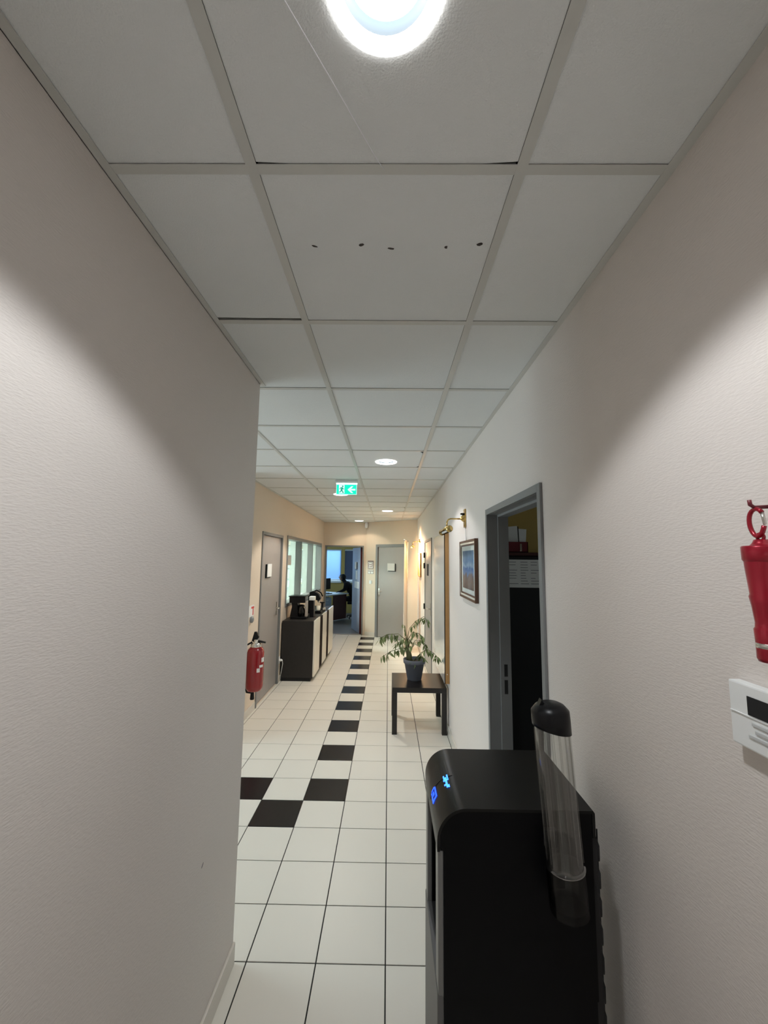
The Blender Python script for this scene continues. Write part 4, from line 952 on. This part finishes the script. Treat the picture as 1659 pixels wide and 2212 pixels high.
# ------------------------------------------------------------------ water dispenser
WX0, WX1, WY0, WY1, WZ = 0.128, 0.517, 1.105, 1.425, 1.12
wd = empty('water_dispenser', ((WX0+WX1)/2, (WY0+WY1)/2, 0), 'tall black water dispenser with blue lit icons by the right wall', 'water dispenser')
RR = 0.075
def arc(cx, cz, r, a0, a1, n=12): return [(cx+r*math.cos(math.radians(a0+(a1-a0)*k/n)), cz+r*math.sin(math.radians(a0+(a1-a0)*k/n))) for k in range(n+1)]
SIDEB = mat('cooler_side_black', (0.0022, 0.0022, 0.0028), 0.42, spec=0.12)
outer = [(WX0, 1.02)]+arc(WX0+RR, WZ-RR, RR, 180, 90)+[(WX1-0.004, WZ), (WX1, WZ-0.006), (WX1, WZ-0.062)]
inner = [(WX1-0.007, WZ-0.062), (WX1-0.007, WZ-0.007)]+arc(WX0+RR, WZ-RR, RR-0.007, 90, 180)+[(WX0+0.007, 1.02)]
sh = part('top_shell', CHAR, wd, lambda b: b.prism(outer+inner, 'y', WY0-0.003, WY1+0.003))
for p_ in sh.data.polygons:
    p_.use_smooth = abs(p_.normal.y) < 0.5
sh.data.set_sharp_from_angle(angle=math.radians(35))
# body: carcass with a dispensing niche in the front
def wbody(b):
    b.prism([(WX0+0.016, 0.70)]+[(WX0+0.016, 1.02), (WX0+0.008, 1.03)]+arc(WX0+RR, WZ-RR, RR-0.008, 180, 90)+[(WX1-0.008, WZ-0.008), (WX1-0.008, 0.70)], 'y', WY0-0.001, WY0+0.05)
    b.prism([(WX0+0.016, 0.70)]+[(WX0+0.016, 1.02), (WX0+0.008, 1.03)]+arc(WX0+RR, WZ-RR, RR-0.008, 180, 90)+[(WX1-0.008, WZ-0.008), (WX1-0.008, 0.70)], 'y', WY1-0.05, WY1-0.002)
    b.box(WX0+0.17, WX1-0.01, WY0+0.05, WY1-0.05, 0.70, WZ-0.03)
    b.box(WX0+0.03, WX0+0.17, WY0+0.05, WY1-0.05, 1.0, WZ-0.03)
    b.box(WX0+0.016, WX1-0.01, WY0+0.002, WY1-0.002, 0.03, 0.70)
    b.box(WX0+0.03, WX1-0.02, WY0+0.012, WY1-0.012, 0.0, 0.03)
part('body', SIDEB, wd, wbody)
GRAPH = mat('graphite_trim', (0.16, 0.16, 0.155), 0.32)
for fy0, fy1 in ((WY0+0.001, WY0+0.05), (WY1-0.05, WY1-0.001)):
    part('front_stile', GRAPH, wd, lambda b: b.box(WX0+0.002, WX0+0.016, fy0, fy1, 0.70, 1.02, 0.003))
part('lower_panel', GREYP, wd, lambda b: b.box(WX0, WX0+0.016, WY0+0.001, WY1-0.001, 0.04, 0.708, 0.004), 'dark grey lower front panel')
part('drip_tray', BLACKM, wd, lambda b: b.box(WX0+0.016, WX0+0.165, WY0+0.055, WY1-0.055, 0.70, 0.712, 0.002))
for y in (1.20, 1.265, 1.33):
    part('nozzle', BLACK, wd, lambda b: b.lathe((WX0+0.085, y, 0.955), [(0.012, 0), (0.015, 0.02), (0.015, 0.045)], 14))
# control window and lit symbols on the rounded front edge
CXc, CZc = WX0+RR, WZ-RR
def on_arc(deg, r): return (CXc+r*math.cos(math.radians(deg)), CZc+r*math.sin(math.radians(deg)))
def curved(b, a0, a1, y0, y1, r0, r1, n=8):
    poly = [on_arc(a0+(a1-a0)*k/n, r1) for k in range(n+1)]+[on_arc(a1+(a0-a1)*k/n, r0) for k in range(n+1)]
    b.prism(poly, 'y', y0, y1)
cpn = part('control_window', BLACK, wd, lambda b: curved(b, 172, 100, 1.262, 1.352, RR-0.001, RR+0.0012, 14), 'glossy black touch window')
BLUED = mat('blue_led_deep', (0.01, 0.04, 0.5), 0.4, emit=(0.01, 0.06, 1.0), estr=2.6)
def sym1(b):   # glass outline
    r0_, r1_ = RR+.0002, RR+.0014
    curved(b, 163, 145, 1.216, 1.222, r0_, r1_, 4); curved(b, 160, 148, 1.262, 1.267, r0_, r1_, 3)
    curved(b, 163, 159.5, 1.222, 1.262, r0_, r1_, 2); curved(b, 148.5, 145, 1.222, 1.262, r0_, r1_, 2)
    curved(b, 156, 152, 1.236, 1.252, r0_, r1_, 2)
part('lit_symbol', BLUED, wd, sym1, 'blue lit glass symbol')
def sym2(b):   # tap with drop
    r0_, r1_ = RR+.0002, RR+.0014
    curved(b, 118, 114, 1.212, 1.262, r0_, r1_, 2); curved(b, 122, 110, 1.246, 1.252, r0_, r1_, 3); curved(b, 121, 118, 1.252, 1.272, r0_, r1_, 2); curved(b, 113, 110, 1.256, 1.272, r0_, r1_, 2)
    curved(b, 122, 118, 1.224, 1.230, r0_, r1_, 2); curved(b, 114, 111, 1.210, 1.222, r0_, r1_, 2)
part('lit_symbol', BLUEL, wd, sym2, 'blue lit tap symbol')
# condenser grid at the back
def cond(b):
    n = 15
    for k in range(n):
        z = 0.12+k*0.062
        b.tube([(WX1+0.008, WY0+0.03, z), (WX1+0.008, WY1-0.03, z)], 0.005, 6)
        b.tube([(WX1+0.008, WY0+0.03, z), (WX1+0.008, WY0+0.008, z+0.0155), (WX1+0.008, WY0+0.008, z+0.046), (WX1+0.008, WY0+0.03, z+0.062)], 0.005, 6)
    for k in range(10):
        y = WY0+0.03+k*0.029
        b.tube([(WX1+0.018, y, 0.10), (WX1+0.018, y, 1.06)], 0.002, 4)
    b.box(WX1-0.012, WX1+0.006, WY0+0.004, WY1-0.004, 0.06, 1.055, 0.002)
part('condenser', BLACKM, wd, cond)
# cup tube on the near side, slightly tilted
CUX, CUY = 0.400, 1.056
CM = Matrix.Translation((CUX, CUY, 1.33)) @ Matrix.Rotation(math.radians(-4.0), 4, 'Y')
RT = 0.040
tubeo = part('cup_tube', TUBE, wd, lambda b: (b.lathe((0, 0, -0.385), [(RT, 0), (RT, 0.39)], 40, cap=False), b.lathe((0, 0, -0.385), [(RT-0.0016, 0), (RT-0.0016, 0.39)], 40, cap=False)), 'clear plastic cup tube', M=CM)
def capf(b):
    n = 36; rows = [(RT+0.004, 0.0), (RT+0.0045, 0.02), (RT+0.004, 0.042), (RT-0.006, 0.054), (0.024, 0.059), (0.0, 0.061)]
    v = []; fcs = []
    for i, (r, h) in enumerate(rows):
        for k in range(n):
            a = 2*PI*k/n; x, y = r*math.cos(a), r*math.sin(a)
            hz = h+(0.010*(-x/RT) if i == 0 else 0.0)
            v.append((x, y, hz))
    for i in range(len(rows)-1):
        for k in range(n): fcs.append((i*n+k, i*n+(k+1) % n, (i+1)*n+(k+1) % n, (i+1)*n+k))
    fcs.append(tuple(range(n)))
    b._add(v, fcs, True)
    b.prism([(-0.034, 0.045), (-0.012, 0.056), (-0.020, 0.070)], 'y', -0.008, 0.008)
part('tube_rib', TUBE, tubeo, lambda b: [b.tube([((RT+.0004)*math.cos(2*PI*k/16), (RT+.0004)*math.sin(2*PI*k/16), -0.29), ((RT+.0004)*math.cos(2*PI*k/16), (RT+.0004)*math.sin(2*PI*k/16), 0.0)], 0.0013, 6) for k in range(16)], 'fine vertical ribs', M=CM, kind='stuff')
part('tube_cap', BLACK, tubeo, capf, 'glossy black cap', M=CM)
part('cup_holder', TUBED, tubeo, lambda b: b.lathe((0, 0, -0.40), [(RT+0.003, 0), (RT+0.003, 0.095)], 36, cap=False), 'smoked plastic cup release', M=CM)
part('release_ring', clear('ring_plastic', (0.55, 0.55, 0.55), 0.2), tubeo, lambda b: b.lathe((0, 0, -0.308), [(RT-0.002, 0), (RT+0.004, 0.001), (RT+0.004, 0.005), (RT-0.002, 0.006)], 36, cap=False), M=CM)
part('tube_clip', BLACK, tubeo, lambda b: (b.box(CUX-0.01, CUX+0.02, WY0-0.012, WY0+0.004, 1.04, 1.08, 0.002), b.box(CUX+0.005, CUX+0.035, WY0-0.012, WY0+0.004, 0.95, 0.98, 0.002)))

# ------------------------------------------------------------------ right wall near the viewer: torch and wall control
TXX, TYY = XR-0.032, 0.664
fl = empty('flashlight', (TXX, TYY, 1.58), 'red metal flashlight hanging by a carabiner on the right wall', 'flashlight')
def torch_body(b):
    b.lathe((TXX, TYY, 1.58), [(0.0, 0.0), (0.0155, 0.001), (0.0175, 0.006), (0.0175, 0.022)], 28, cap=False)
    b.lathe((TXX, TYY, 1.58), [(0.0175, 0.029), (0.0185, 0.05), (0.0165, 0.053), (0.016, 0.06), (0.0185, 0.085), (0.021, 0.10), (0.0195, 0.104), (0.0225, 0.14), (0.0235, 0.155)], 28, cap=False)
tag(part('body', REDM, fl, torch_body))
part('silver_ring', STEEL, fl, lambda b: b.lathe((TXX, TYY, 1.58), [(0.0165, 0.021), (0.0178, 0.022), (0.0178, 0.029), (0.0165, 0.030)], 28, cap=False))
part('tail_cap', REDM, fl, lambda b: b.lathe((TXX, TYY, 1.58), [(0.0235, 0.155), (0.0255, 0.158), (0.026, 0.178), (0.0245, 0.180), (0.016, 0.179), (0.011, 0.185), (0.009, 0.190), (0.0, 0.191)], 28, cap=False))
part('eyelet', REDM, fl, lambda b: b.tube([(TXX, TYY+0.006*math.cos(a), 1.774+0.006*math.sin(a)) for a in [2*PI*k/12 for k in range(12)]], 0.0024, 6, closed=True))
def carab(b):
    pts = []
    for k in range(24):
        a = 2*PI*k/24; pts.append((TXX-0.003, TYY+0.001+0.0135*math.cos(a)*(1.0+0.15*math.sin(a)), 1.797+0.022*math.sin(a)))
    b.tube(pts[13:]+pts[:10], 0.0034, 8)
cbn = part('carabiner', REDM, fl, carab)
part('gate', STEEL, cbn, lambda b: b.tube([(TXX-0.003, TYY-0.0135, 1.793), (TXX-0.003, TYY-0.0095, 1.813)], 0.0024, 8))
hkk = MB(); hkk.tube([(XR-0.001, TYY+0.002, 1.824), (TXX-0.004, TYY+0.002, 1.822), (TXX-0.010, TYY+0.002, 1.826), (TXX-0.011, TYY+0.002, 1.834)], 0.003, 8); hkk.box(XR-0.005, XR-0.001, TYY-0.006, TYY+0.01, 1.805, 1.845, 0.001)
tag(hkk.build('wall_hook', mat('dark_red_hook', (0.16, 0.02, 0.03), 0.4), base=(XR, TYY, 1.82)), 'small dark hook holding the red flashlight', 'hook')

thm = empty('wall_thermostat', (XR, 0.70, 1.43), 'white wall control panel with dark screen below the red flashlight', 'thermostat')
part('housing', WHITE, thm, lambda b: b.box(XR-0.022, XR-0.001, 0.622, 0.765, 1.425, 1.530, 0.003))
part('screen', BLACKM, thm, lambda b: b.box(XR-0.0235, XR-0.022, 0.655, 0.727, 1.482, 1.512))
part('fascia_edge', WHITE, thm, lambda b: b.box(XR-0.0238, XR-0.022, 0.624, 0.763, 1.4785, 1.480))
for k, (y0, y1, z) in enumerate(((0.668, 0.720, 1.470), (0.672, 0.715, 1.459), (0.655, 0.728, 1.449))):
    part('button', mat('button_grey', (0.55, 0.56, 0.56), 0.4) if k == 0 else MATS['button_grey'], thm, lambda b: b.box(XR-0.0245, XR-0.022, y0, y1, z-0.003, z+0.002, 0.0008))

# scuff on the near left wall
part('wall_scuff', mat('scuff_grey', (0.10, 0.10, 0.12), 0.9), bpy.data.objects['wall_left'], lambda b: b.prism([(1.595, 0.632), (1.607, 0.640), (1.608, 0.644), (1.596, 0.637)], 'x', XL+0.0002, XL+0.0010), 'small dark scuff')
